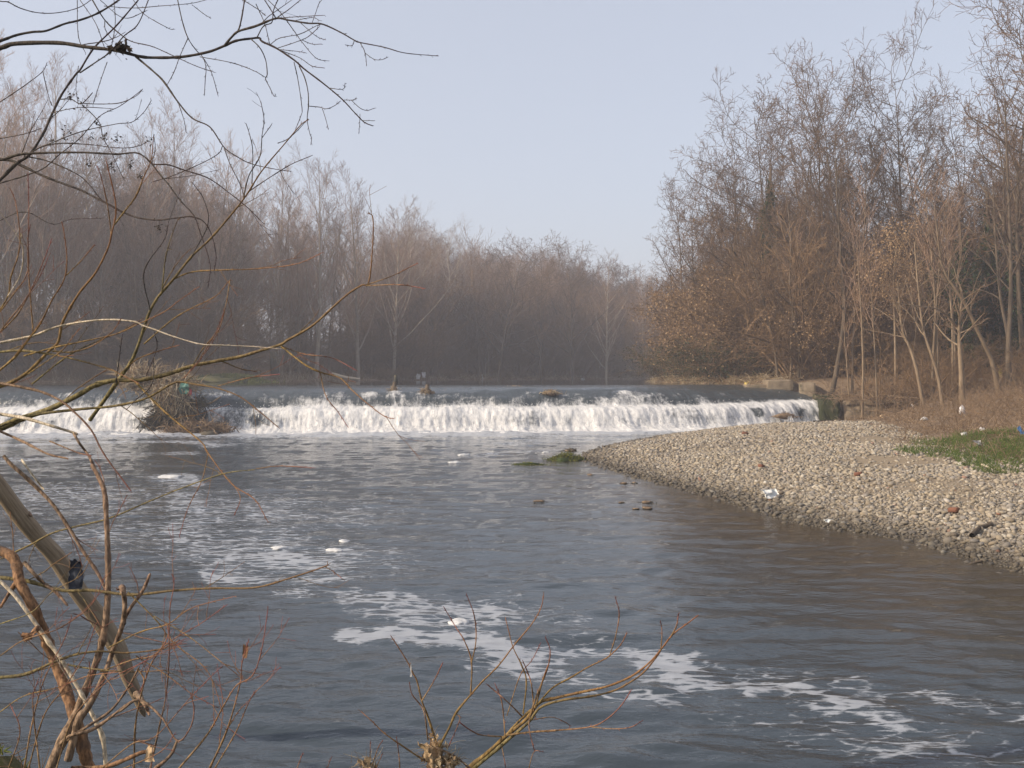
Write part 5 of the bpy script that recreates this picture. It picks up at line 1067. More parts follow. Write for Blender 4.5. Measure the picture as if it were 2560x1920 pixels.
# its trunk stands on the bank just left of the frame
tp = catmull([(-3.6, 4.3, 0.6), (-3.5, 4.35, 1.6), (-3.3, 4.4, 2.6), (-3.05, 4.5, 3.4), (-2.9, 4.6, 4.4)], 20)
obj('trunk', MB().tube(tp - np.array(T1.location), np.linspace(.16, .07, 20), 12).mesh('trunk', M['stem_dark']), T1)
D_ = 'stem_dark'
for pts, r0, r1, d0, d1, tw in [
    ([(-120, 150), (0, 120), (40, 109), (145, 107), (215, 117), (290, 126), (350, 141), (390, 144), (455, 142), (520, 130), (560, 115), (590, 102), (630, 96), (648, 95), (656, 104), (690, 120), (735, 150), (760, 172), (810, 210), (855, 248), (885, 280), (910, 305), (933, 315)], 7.5, 1.4, 4.6, 4.1, .0),
    ([(562, 113), (580, 92), (597, 78), (640, 65), (690, 46), (720, 50), (770, 58), (805, 60), (850, 80), (885, 100), (900, 106), (960, 118), (1010, 132), (1070, 138), (1097, 140)], 3.6, 0.9, 4.3, 4.0, .0),
    ([(590, 84), (598, 70), (605, 40), (613, -10)], 2.4, 1.8, 4.3, 4.4, 0), ([(640, -30), (668, 10), (690, 46)], 1.3, 1.5, 4.2, 4.25, 0), ([(690, 46), (720, 25), (745, 5), (770, -15)], 1.4, .9, 4.25, 4.1, 0),
    ([(642, 95), (655, 70), (665, 62), (680, 55), (684, 25), (697, -5)], 1.8, 1.0, 4.2, 4.3, 0), ([(628, 98), (650, 120), (664, 150), (668, 185), (664, 197), (675, 220), (685, 240), (689, 236)], 1.8, .9, 4.2, 4.0, 0),
    ([(500, 142), (580, 157), (635, 177), (663, 193)], 1.2, .9, 4.3, 4.1, 0), ([(440, -20), (455, 50), (470, 95), (490, 125), (507, 143), (515, 170), (513, 200), (511, 240)], 1.7, .9, 4.4, 4.2, 0),
    ([(511, 148), (530, 185), (546, 242)], 1.0, .8, 4.3, 4.2, 0), ([(470, 95), (450, 140), (435, 180), (418, 212)], 1.3, .8, 4.3, 4.1, 0), ([(735, 155), (745, 200), (755, 270), (752, 290), (737, 328)], 1.3, .8, 4.1, 3.9, 0),
    ([(748, 165), (762, 195), (770, 230), (771, 265), (768, 300), (775, 335), (779, 345), (777, 363)], 1.8, .8, 4.1, 4.0, 0), ([(770, 297), (740, 330), (715, 350), (693, 358)], 1.2, .8, 4.0, 3.9, 0),
    ([(770, 265), (800, 268), (815, 272), (835, 265), (852, 252)], 1.2, .8, 4.0, 3.9, 0), ([(806, 272), (815, 300), (821, 325)], 1.0, .8, 4.0, 3.9, 0), ([(822, 220), (857, 223), (863, 207)], 1.1, .8, 4.1, 4.0, 0),
    ([(860, 250), (880, 250), (893, 246)], 1.0, .8, 4.1, 4.0, 0), ([(878, 250), (900, 270), (918, 276), (937, 270)], 1.0, .8, 4.1, 4.0, 0), ([(900, 285), (899, 310), (897, 335)], .9, .8, 4.1, 4.0, 0), ([(905, 301), (937, 302)], .9, .8, 4.1, 4.0, 0),
    ([(886, 101), (880, 114), (862, 112)], 1.2, .8, 4.1, 4.0, 0), ([(900, 106), (912, 130), (917, 165)], 1.2, .8, 4.0, 3.9, 0), ([(912, 132), (935, 148), (955, 149), (971, 142)], 1.0, .8, 4.0, 3.9, 0),
    ([(675, 112), (700, 95), (750, 85), (790, 65), (802, 61)], 1.2, .8, 4.2, 4.1, 0), ([(695, 120), (740, 105), (770, 92), (800, 65)], 1.2, .8, 4.2, 4.0, 0), ([(665, -5), (700, 30), (730, 70), (755, 105), (790, 145), (818, 152)], 1.3, .8, 4.4, 4.0, 0),
    ([(690, 46), (740, 42), (812, 38)], 1.1, .8, 4.2, 4.0, 0), ([(735, 52), (780, 44), (800, 52)], 1.0, .8, 4.2, 4.1, 0), ([(750, 56), (790, 90), (815, 100)], 1.0, .8, 4.2, 4.0, 0), ([(755, 100), (780, 110), (805, 110)], 1.0, .8, 4.2, 4.1, 0),
    ([(700, 124), (740, 128), (765, 132)], 1.0, .8, 4.1, 4.0, 0), ([(705, 127), (750, 145), (780, 165), (812, 170)], 1.1, .8, 4.1, 3.9, 0), ([(640, 10), (662, 60), (675, 115)], 1.2, .9, 4.3, 4.2, 0), ([(590, -10), (640, 20), (665, 40)], 1.2, .9, 4.4, 4.3, 0), ([(780, 58), (790, 30), (797, 10), (808, -5)], 1.0, .8, 4.1, 4.2, 0),
    ([(-100, 130), (0, 102), (40, 88), (80, 80), (115, 77), (160, 60), (200, 50), (240, 35), (280, 12), (310, -10)], 4.2, 2.4, 4.5, 4.8, .0), ([(-60, -10), (0, 3), (20, 5), (50, 20), (90, 31), (130, 33), (170, 27), (205, 15), (240, -10)], 1.6, 1.0, 4.6, 4.7, 0),
    ([(-40, 490), (0, 450), (40, 410), (75, 385), (110, 330), (130, 285), (155, 235), (190, 185), (200, 175), (235, 120), (290, 65), (350, -5)], 5.0, 1.8, 4.1, 4.6, .0), ([(200, 182), (240, 155), (275, 130), (310, 90), (345, 60), (375, -10)], 2.2, 1.3, 4.3, 4.5, 0),
    ([(225, -10), (262, 50), (300, 85), (330, 104), (380, 116), (430, 138), (490, 165), (540, 182)], 2.0, .9, 4.8, 4.4, 0), ([(262, 50), (264, 75), (285, 105)], 1.2, .9, 4.7, 4.6, 0),
    ([(340, 142), (385, 180), (410, 205), (445, 255), (480, 295), (525, 318), (560, 368), (590, 390), (630, 410), (700, 425), (730, 428)], 3.2, .9, 4.4, 3.9, .5), ([(560, 368), (575, 410), (600, 460), (610, 490)], 1.4, .9, 4.1, 4.0, 0), ([(446, 258), (460, 300), (465, 330)], 1.2, .8, 4.2, 4.1, 0), ([(556, 366), (545, 385), (500, 410), (430, 440), (380, 455)], 1.2, .8, 4.1, 4.0, 0),
    ([(-60, 405), (0, 400), (40, 388), (80, 383), (200, 381), (290, 385), (340, 382), (365, 395), (382, 410), (420, 412), (460, 425), (520, 445), (570, 480), (620, 520), (660, 560)], 4.2, 1.0, 4.2, 3.8, .6), ([(375, 402), (395, 430), (420, 460), (450, 500), (485, 540), (500, 580), (525, 660), (520, 720)], 2.2, 1.0, 4.0, 3.8, .4),
    ([(-40, 395), (0, 398), (30, 402), (60, 417), (120, 445), (200, 475), (260, 505), (330, 540), (390, 550), (440, 545), (480, 542), (510, 555), (530, 590), (540, 640), (535, 680)], 4.4, 1.0, 4.3, 3.9, .5), ([(60, 390), (110, 400), (150, 415), (200, 440), (230, 470), (255, 500), (300, 530)], 2.2, 1.2, 4.2, 4.0, .0),
    ([(-40, 470), (0, 458), (60, 440), (110, 420), (150, 385), (200, 345), (250, 290), (300, 265), (355, 225)], 2.0, .9, 4.2, 4.0, .0), ([(150, 248), (178, 248), (200, 260), (215, 250), (232, 231)], 1.7, 1.0, 4.2, 4.1, 0), ([(200, 258), (250, 260), (300, 257), (340, 240), (357, 222)], 1.4, .9, 4.2, 4.0, 0), ([(205, 262), (230, 285), (250, 310), (258, 345), (275, 375), (310, 450)], 1.4, .8, 4.2, 4.1, 0),
    ([(-30, 352), (60, 335), (105, 320)], 1.5, .9, 4.4, 4.2, 0), ([(-30, 270), (0, 255), (60, 215), (105, 180), (118, 156)], 1.6, .9, 4.5, 4.3, 0), ([(107, 178), (120, 235), (130, 265)], 1.3, .9, 4.3, 4.2, 0),
    ([(75, 383), (110, 365), (160, 358), (230, 362), (300, 370), (345, 365), (372, 352)], 1.9, .9, 4.2, 4.0, 0), ([(110, 365), (200, 330), (290, 310), (330, 305), (360, 280), (379, 250)], 1.5, .9, 4.2, 4.0, .4), ([(132, 282), (160, 275), (210, 268), (285, 272)], 1.2, .8, 4.2, 4.0, 0),
    ([(-20, 560), (60, 530), (130, 560), (180, 548), (260, 545)], 1.2, .8, 4.2, 4.0, 0), ([(380, 408), (388, 370), (384, 335)], 1.0, .8, 4.1, 4.0, 0), ([(193, 0), (196, 90), (215, 135)], 1.1, .8, 4.6, 4.4, 0), ([(285, 0), (288, 60), (278, 122)], 1.1, .8, 4.6, 4.4, 0), ([(200, 0), (240, 60), (262, 122)], 1.1, .8, 4.6, 4.5, 0),
    ([(330, -5), (360, 35), (420, 70), (433, 73)], 1.0, .8, 4.6, 4.4, 0), ([(260, 15), (330, 20), (400, 15), (480, 8), (530, -5)], 1.1, .8, 4.6, 4.4, 0), ([(250, 0), (310, 45), (370, 25)], 1.0, .8, 4.6, 4.5, 0), ([(480, 12), (510, 35), (528, 46)], 1.0, .8, 4.5, 4.4, 0), ([(196, 165), (190, 220), (196, 262)], 1.0, .8, 4.3, 4.2, 0), ([(268, 155), (252, 200), (232, 262)], 1.1, .8, 4.3, 4.1, 0)]:
    fg_branch(T1, pts, r0, r1, d0, d1, D_, 0.5 + tw)
for k, (u, v, s, dd) in enumerate(((207, 262, 8, 4.15), (170, 330, 10, 4.2), (128, 350, 7, 4.25), (293, 347, 8, 4.1), (373, 353, 6, 4.0), (262, 343, 5, 4.15), (243, 308, 6, 4.15), (224, 408, 7, 4.1), (278, 417, 6, 4.1), (326, 415, 6, 4.0), (398, 568, 8, 4.0), (177, 243, 5, 4.2), (350, 440, 4, 4.0), (232, 342, 6, 4.1))):
    c = W(u, v, dd); n = 26; r_ = np.random.default_rng(500 + k); cc = c + r_.normal(0, 1, (n, 3)) * s * dd / F * np.array([.8, .8, 1.1]); V, Q, tt = leaves(r_, cc, n, 3.2 * dd / F, .001)
    st = np.array([c + [0, 0, s * 2.2 * dd / F], c, c - [0, 0, s * dd / F]]); mb = MB().add(V, Q, None, tt).tube(st, np.full(3, .0009), 3)
    obj('seed_cluster', mb.mesh('seed_cluster', M['dark_leaf'], False, T1.location), T1)
c = W(300, 118, 4.36); cl_t = thing('leaf_clump', 'dark clump of dead leaves lodged on the uppermost thick branch', 'leaf clump', tuple(c)); r_ = np.random.default_rng(515)
lump((0, 0, -.002), (.020, .016, .016), M['dark_leaf'], 'wad', 77, parent=cl_t)
V, Q, tt = leaves(r_, r_.normal(0, 1, (60, 3)) * [.020, .014, .014], 60, .014, .002); obj('leaves', MB().add(V, Q, None, tt).mesh('leaves', M['dark_leaf'], False), cl_t, kind='stuff')
st_ = np.array([[.012, 0, -.01], [.026, 0, .012], [.024, 0, .030], [.030, 0, .034]]); obj('stub', MB().tube(catmull(st_, 9), np.linspace(.006, .005, 9), 6).mesh('stub', M['stem_dark']), cl_t)

# golden willow of the middle left
W1 = thing('golden_willow', 'golden brown willow stems sweeping in from the middle of the left edge', 'tree', (-2.9, 4.4, 0.9))
tp = catmull([(-2.9, 4.4, 0.6), (-2.75, 4.4, 1.3), (-2.5, 4.35, 1.9), (-2.25, 4.3, 2.25)], 16)
obj('trunk', MB().tube(tp - np.array(W1.location), np.linspace(.11, .035, 16), 10).mesh('trunk', M['stem_olive']), W1)
for pts, r0, r1, d0, d1, mt, tw in [
    ([(-80, 985), (0, 965), (30, 955), (70, 930), (120, 880), (145, 855), (155, 810), (175, 770), (200, 730), (240, 680), (270, 620), (280, 580), (289, 540), (288, 500), (275, 440), (265, 400)], 5.0, 1.2, 4.0, 3.7, 'stem_gold', .0),
    ([(286, 562), (310, 530), (340, 490), (360, 440), (378, 400), (384, 338)], 2.2, .9, 3.8, 3.7, 'stem_gold', .4), ([(279, 592), (270, 520), (255, 450), (243, 415)], 1.6, .9, 3.8, 3.7, 'stem_red', 0),
    ([(-40, 960), (0, 925), (40, 890), (70, 850), (100, 810), (130, 750), (155, 710), (165, 680), (167, 640), (160, 580), (154, 553)], 3.0, 1.0, 3.9, 3.7, 'stem_gold', .0), ([(164, 690), (200, 655), (238, 610)], 1.5, .9, 3.8, 3.7, 'stem_gold', 0),
    ([(225, 1050), (300, 945), (330, 900), (350, 850), (370, 790), (390, 750), (410, 725), (440, 690), (480, 640), (521, 602), (567, 550), (613, 492), (654, 428), (712, 359), (752, 312), (772, 299)], 5.0, 1.1, 4.3, 3.9, 'stem_olive', .5),
    ([(608, 498), (622, 440), (650, 390), (655, 340), (660, 300), (652, 252)], 1.6, .8, 4.0, 3.9, 'stem_dark', .4), ([(620, 480), (680, 440), (730, 410), (782, 388)], 1.3, .8, 4.0, 3.8, 'stem_dark', .0), ([(655, 345), (680, 310)], 1.0, .8, 4.0, 3.9, 'stem_dark', 0), ([(630, 460), (632, 380), (625, 340), (615, 308)], 1.1, .8, 4.0, 3.9, 'stem_dark', 0),
    ([(-60, 872), (0, 857), (80, 840), (150, 815), (250, 800), (330, 803), (360, 815), (390, 825), (430, 840), (500, 860), (560, 863), (640, 867), (700, 872)], 3.4, .9, 3.9, 3.7, 'stem_pale', .0),
    ([(60, 890), (130, 870), (200, 855), (290, 835), (350, 808), (410, 780), (450, 750), (500, 715)], 2.2, .9, 3.9, 3.7, 'stem_gold', .6), ([(-40, 885), (0, 880), (60, 877), (150, 890), (230, 910), (280, 925), (300, 935), (350, 960)], 3.4, 1.4, 4.0, 3.8, 'stem_olive', .4),
    ([(-90, 1095), (0, 1070), (60, 1045), (130, 1020), (200, 985), (240, 962), (290, 951), (350, 950), (420, 935), (480, 915), (540, 903), (600, 892), (640, 880), (700, 862), (720, 850), (780, 815), (830, 770), (870, 735), (905, 713), (920, 710), (929, 654), (933, 550), (920, 532)], 8.5, 1.1, 4.1, 3.8, 'stem_olive', .5),
    ([(916, 712), (980, 690), (1030, 665), (1045, 658)], 1.5, .8, 3.8, 3.7, 'stem_red', 0), ([(916, 714), (1000, 712), (1065, 722)], 1.4, .8, 3.8, 3.6, 'stem_red', 0),
    ([(-40, 1085), (0, 1064), (79, 1038), (190, 1024), (285, 1015), (364, 996), (427, 961), (452, 955), (490, 961), (544, 971), (600, 992), (650, 1030), (700, 1072)], 5.0, 1.0, 4.1, 3.7, 'stem_olive', .4),
    ([(700, 863), (760, 910), (800, 930), (850, 945), (880, 975), (920, 1010), (960, 1040), (985, 1047)], 2.6, .9, 3.9, 3.6, 'stem_gold', .7), ([(800, 930), (815, 990), (845, 1030), (870, 1068)], 1.3, .8, 3.8, 3.7, 'stem_red', 0), ([(705, 866), (760, 885), (830, 895), (895, 928)], 1.2, .8, 3.9, 3.8, 'stem_red', .4),
    ([(330, 945), (382, 1000), (430, 1045), (503, 1105), (521, 1134), (579, 1209), (637, 1249), (671, 1307)], 2.8, .9, 4.0, 3.6, 'stem_gold', .5), ([(560, 1185), (600, 1240), (585, 1290)], 1.1, .8, 3.8, 3.7, 'stem_red', 0), ([(521, 1130), (505, 1200), (470, 1270), (448, 1342)], 1.2, .8, 3.8, 3.6, 'stem_red', 0),
    ([(-30, 955), (0, 958), (95, 977), (152, 1002), (190, 1034), (228, 1075), (253, 1123), (275, 1157), (300, 1190), (328, 1228)], 3.6, 1.6, 3.9, 3.7, 'stem_brown', .3), ([(-30, 1030), (0, 1035), (60, 1045), (120, 1062), (185, 1082), (192, 1086)], 4.2, 3.0, 3.9, 3.8, 'stem_pale', .0),
    ([(185, 1084), (200, 1110), (222, 1140), (245, 1190)], 3.4, 2.6, 3.8, 3.75, 'stem_brown', 0), ([(-20, 1070), (0, 1078), (60, 1105), (120, 1135), (172, 1147)], 3.5, 2.2, 3.9, 3.8, 'stem_brown', .0), ([(125, 1103), (190, 1130), (230, 1140)], 2.0, 1.2, 3.8, 3.7, 'stem_brown', 0),
    ([(385, 830), (392, 870), (365, 940)], 1.2, .8, 3.9, 3.8, 'stem_dark', 0), ([(385, 895), (380, 960), (340, 1000), (315, 1025)], 1.2, .8, 3.9, 3.8, 'stem_dark', 0), ([(375, 775), (360, 680), (410, 600), (420, 560)], 1.6, .9, 4.1, 3.9, 'stem_dark', .0), ([(405, 730), (415, 640), (440, 560), (450, 545)], 1.6, .9, 4.1, 3.9, 'stem_olive', .4), ([(480, 640), (520, 560), (510, 500), (480, 455)], 1.1, .8, 4.0, 3.9, 'stem_dark', 0),
    ([(430, 700), (480, 680), (560, 675), (640, 672), (740, 660), (810, 630)], 1.9, .8, 4.1, 3.8, 'stem_gold', .4), ([(360, 860), (430, 800), (480, 770), (540, 740), (570, 705), (578, 700)], 1.8, .9, 4.1, 3.9, 'stem_gold', .0), ([(575, 700), (565, 760), (545, 830), (500, 900), (460, 945)], 1.3, .8, 3.9, 3.8, 'stem_red', .4),
    ([(0, 780), (30, 740), (60, 700), (72, 660), (70, 600), (76, 560)], 1.6, .9, 3.9, 3.8, 'stem_red', 0), ([(-10, 790), (20, 740), (28, 690), (45, 640), (50, 590), (40, 510), (25, 470)], 2.0, .9, 3.8, 3.7, 'stem_gold', 0), ([(20, 740), (50, 690), (58, 640), (50, 600), (0, 530)], 1.5, .9, 3.8, 3.7, 'stem_pale', 0),
    ([(-20, 850), (40, 790), (75, 730), (110, 650), (130, 595)], 1.8, .9, 3.8, 3.7, 'stem_red', 0), ([(83, 830), (75, 730), (70, 640), (72, 520), (70, 430)], 1.7, .9, 3.8, 3.7, 'stem_red', 0), ([(-20, 880), (0, 830), (55, 760), (100, 690), (122, 640)], 1.6, .9, 3.8, 3.7, 'stem_red', 0),
    ([(70, 935), (150, 880), (180, 845), (200, 820)], 1.6, .9, 3.8, 3.75, 'stem_gold', 0), ([(130, 878), (180, 880), (230, 865), (280, 830), (303, 795)], 1.8, .9, 3.8, 3.7, 'stem_gold', 0), ([(80, 960), (170, 890), (250, 850), (300, 830), (360, 795)], 2.0, .9, 4.0, 3.8, 'stem_olive', .0), ([(300, 935), (340, 900), (390, 880), (450, 862)], 1.6, .9, 3.9, 3.8, 'stem_gold', .6),
    ([(460, 945), (500, 895), (540, 830), (560, 780)], 1.1, .8, 3.8, 3.7, 'stem_red', 0), ([(290, 960), (300, 880), (306, 835)], 1.2, .8, 3.9, 3.8, 'stem_dark', 0), ([(545, 965), (620, 945), (700, 935)], 1.2, .8, 3.8, 3.6, 'stem_red', .5)]:
    fg_branch(W1, pts, r0, r1, d0, d1, mt, 1.1 + tw * 2.6)
sheet('paper_scrap', W(52, 598, 3.72), .012, .026, M['stem_pale'], 'tiny pale scrap stuck to a golden willow shoot near the left edge', 91, 'scrap', 0, .1, .001)

# leaning dead trunk in the water
LT = thing('dead_tree', 'barkless weathered trunk leaning down into the water at the lower left', 'dead trunk', tuple(W(364, 1797, 6.6)))
pl_ = [(-140, 1075), (-60, 1150), (0, 1222), (46, 1284), (92, 1339), (137, 1389), (183, 1458), (220, 1508), (257, 1558), (298, 1627), (321, 1691), (345, 1745), (362, 1790)]
q = catmull(np.array(pl_, float), 60); dep = np.linspace(5.6, 6.7, 60); P = np.array([W(u, v, d) for (u, v), d in zip(q, dep)])
rr = np.interp(np.linspace(0, 1, 60), [0, .25, .5, .72, .88, .97, 1], [21, 21, 22, 22, 15, 10, 3]) * dep / F; rr = rr * (1 + .10 * (vnoise(np.linspace(0, 14, 60), np.zeros(60), 8) - .5))
S_ = 20; V, Q, tt = tubes(P[None], rr[None], S_); ang = np.tile(np.arange(S_) / S_, 60); lenp = np.repeat(np.linspace(0, 3, 60), S_)
V = V + (V - np.repeat(P, S_, 0)) * (0.22 * (fbm(ang * 9, lenp * 1.6, 77, 3) - .5))[:, None]
obj('trunk', mesh('trunk', V - np.array(LT.location), Q, mat=M['dead_wood'], uv=np.stack([ang, lenp], -1)), LT)
for pts, r0, r1 in (([(56, 1296), (70, 1282), (78, 1290)], 7, 3), ([(340, 1735), (362, 1760), (374, 1788)], 8, 3), ([(60, 1290), (66, 1310), (58, 1330)], 4, 1.5)):
    fg_branch(LT, pts, r0, r1, 6.0, 5.9, 'stem_brown', 0, False, 'splinter')
pd = W(196, 1435, 6.05); sheet('plastic_scrap', pd + [0.02, -.08, -.08], .10, .19, M['bag_dark'], 'dark blue plastic scrap wrapped on the leaning dead trunk', 92, 'plastic scrap', .4, .1, .01)

# brown multi-stemmed willow at the lower left
S1 = thing('willow_bush', 'brown many-stemmed willow bush with broken stems at the lower left corner', 'bush', tuple(W(170, 1900, 3.4)))
for pts, r0, r1, d0, d1, mt, tw in [
    ([(120, 1935), (137, 1893), (174, 1815), (192, 1778), (220, 1710), (250, 1627), (263, 1563), (270, 1481), (270, 1389), (266, 1297), (261, 1229), (245, 1190), (229, 1160)], 12, 5.0, 3.4, 3.7, 'stem_brown', .6),
    ([(170, 1900), (197, 1801), (220, 1769), (257, 1696), (279, 1636), (300, 1581), (316, 1536), (357, 1476), (376, 1433)], 10, 3.6, 3.4, 3.5, 'stem_brown', .6), ([(308, 1560), (312, 1510), (307, 1471), (303, 1468)], 6.5, 5.5, 3.45, 3.45, 'stem_brown', 0), ([(308, 1490), (300, 1476), (292, 1473)], 3, 2, 3.45, 3.45, 'stem_brown', 0),
    ([(235, 1950), (220, 1916), (202, 1847), (188, 1801), (174, 1755), (151, 1687), (128, 1632), (105, 1572), (82, 1517), (50, 1458), (40, 1410), (20, 1385), (-30, 1370)], 15, 12, 3.5, 3.6, 'stem_rust', .2),
    ([(266, 1930), (257, 1847), (238, 1801), (197, 1723), (151, 1645), (124, 1609), (82, 1549), (41, 1494), (0, 1453), (-40, 1425)], 5.5, 4.5, 3.4, 3.5, 'stem_pale', .0), ([(45, 1450), (25, 1480), (0, 1520)], 7, 3, 3.6, 3.6, 'stem_rust', 0),
    ([(60, 1405), (100, 1450), (140, 1480), (170, 1515)], 5, 3, 3.5, 3.5, 'stem_brown', 0), ([(95, 1570), (75, 1590), (62, 1604)], 8, 3, 3.45, 3.4, 'stem_rust', 0),
    ([(-30, 1440), (0, 1444), (69, 1453), (156, 1476), (229, 1476), (330, 1487), (440, 1476), (531, 1471), (637, 1469), (723, 1446), (810, 1417), (820, 1411)], 5.0, 1.6, 3.6, 3.4, 'stem_olive', .5), ([(812, 1416), (835, 1430), (856, 1447)], 1.2, .8, 3.4, 3.4, 'stem_red', 0),
    ([(-30, 1698), (0, 1694), (69, 1684), (160, 1645), (238, 1629), (320, 1632), (403, 1622), (450, 1600)], 4.5, 1.4, 3.5, 3.4, 'stem_olive', .8), ([(160, 1660), (230, 1672), (330, 1680), (420, 1675)], 2.5, 1.0, 3.5, 3.4, 'stem_olive', .5),
    ([(10, 1140), (27, 1160), (69, 1197), (128, 1256), (170, 1315), (206, 1375), (243, 1430), (266, 1475)], 4.5, 4.0, 3.8, 3.7, 'stem_brown', .3), ([(55, 1150), (80, 1185), (110, 1224)], 3.0, 2.0, 3.8, 3.8, 'stem_pale', 0),
    ([(637, 1174), (560, 1184), (458, 1219), (367, 1256), (275, 1295), (183, 1318), (128, 1334), (78, 1361), (0, 1398)], 1.0, 2.4, 3.5, 3.8, 'stem_olive', .0), ([(640, 1172), (700, 1165), (790, 1170)], 1.1, .8, 3.5, 3.4, 'stem_red', 0),
    ([(300, 1778), (348, 1750), (403, 1792), (444, 1852), (476, 1819), (485, 1773), (476, 1732)], 3.2, 1.4, 3.3, 3.2, 'stem_brown', .0), ([(444, 1850), (426, 1888), (385, 1925)], 3.6, 4.2, 3.2, 3.2, 'stem_brown', 0),
    ([(150, 1860), (179, 1838), (238, 1820), (320, 1760), (348, 1748)], 4.5, 3.0, 3.4, 3.3, 'stem_brown', .0), ([(170, 1850), (206, 1824), (275, 1778), (320, 1719), (348, 1668)], 4.0, 2.2, 3.4, 3.3, 'stem_brown', .4), ([(345, 1672), (360, 1700), (350, 1730)], 2.0, 1.4, 3.3, 3.3, 'stem_red', 0),
    ([(440, 1930), (517, 1838), (559, 1765), (591, 1714), (631, 1689), (654, 1625), (671, 1515)], 2.8, .9, 3.2, 3.1, 'stem_red', .8), ([(520, 1930), (568, 1824), (600, 1710), (605, 1659), (623, 1595)], 3.0, 1.0, 3.2, 3.1, 'stem_red', .8), ([(535, 1925), (590, 1830), (620, 1760), (640, 1725)], 2.0, .9, 3.2, 3.1, 'stem_red', .5), ([(570, 1820), (595, 1780), (628, 1745)], 1.5, .8, 3.2, 3.1, 'stem_red', 0),
    ([(335, 1930), (338, 1820), (352, 1740), (378, 1660), (420, 1590), (425, 1520), (435, 1460), (430, 1435)], 2.6, .9, 3.4, 3.2, 'stem_red', .8), ([(375, 1925), (400, 1810), (415, 1740), (423, 1640), (420, 1560)], 2.6, 1.2, 3.4, 3.2, 'stem_brown', .8),
    ([(180, 1920), (270, 1915), (360, 1880), (375, 1895)], 4.5, 5, 3.3, 3.3, 'stem_rust', .0), ([(100, 1925), (82, 1760), (95, 1700)], 2.2, .9, 3.3, 3.2, 'stem_red', .8), ([(60, 1925), (80, 1810), (110, 1700), (160, 1600), (180, 1540)], 2.2, .9, 3.3, 3.2, 'stem_red', .8), ([(70, 1925), (110, 1790), (160, 1720), (210, 1640), (240, 1560)], 2.0, .9, 3.3, 3.2, 'stem_red', .8),
    ([(20, 1925), (50, 1830), (25, 1760)], 1.8, .9, 3.2, 3.2, 'stem_red', .6), ([(140, 1925), (180, 1800), (240, 1730), (290, 1690), (370, 1650)], 2.0, .9, 3.3, 3.2, 'stem_red', .8), ([(250, 1680), (330, 1650), (380, 1640), (430, 1600), (500, 1560), (570, 1510)], 1.8, .8, 3.4, 3.2, 'stem_red', 1.0), ([(270, 1620), (350, 1580), (420, 1560), (480, 1520), (590, 1490)], 1.6, .8, 3.4, 3.2, 'stem_gold', 1.0),
    ([(320, 1480), (390, 1550), (420, 1590), (450, 1620), (520, 1680), (560, 1790)], 1.6, .8, 3.4, 3.2, 'stem_gold', .8), ([(340, 1640), (420, 1690), (480, 1735), (545, 1770)], 1.5, .8, 3.3, 3.2, 'stem_red', .8), ([(385, 1540), (470, 1590), (560, 1660), (610, 1700)], 1.2, .8, 3.3, 3.2, 'stem_gold', .6), ([(0, 1560), (80, 1530), (130, 1480), (200, 1440), (225, 1400)], 1.6, .8, 3.5, 3.3, 'stem_olive', .6),
    ([(0, 1640), (60, 1600), (150, 1570), (230, 1510), (262, 1440)], 1.5, .8, 3.4, 3.3, 'stem_red', .8), ([(0, 1780), (60, 1740), (140, 1720), (220, 1690), (300, 1680)], 1.4, .8, 3.3, 3.2, 'stem_gold', .8), ([(250, 1925), (330, 1860), (390, 1840), (480, 1740), (560, 1660)], 1.6, .8, 3.2, 3.1, 'stem_red', .8), ([(300, 1925), (400, 1880), (440, 1830)], 1.4, .8, 3.2, 3.1, 'stem_red', .6)]:
    fg_branch(S1, pts, r0, r1, d0, d1, mt, 1.4 + tw * 4.0, twl=.21)
sheet('bark_scrap', W(372, 1905, 3.25), .035, .055, M['paper'], label='buff bark scrap caught on a twig at the bottom of the willow bush', cat='scrap', seed=93, thick=.002)
sheet('dead_leaf', W(612, 1645, 3.12), .018, .045, M['leaf_brown'], label='single brown dead leaf on a tall red shoot left of the foam patch', cat='leaf', seed=94, thick=.001)
sheet('dead_leaf', W(68, 1600, 3.4), .05, .028, M['leaf_brown'], label='curled brown dead leaf on the split rusty stem', cat='leaf', seed=95, thick=.001)

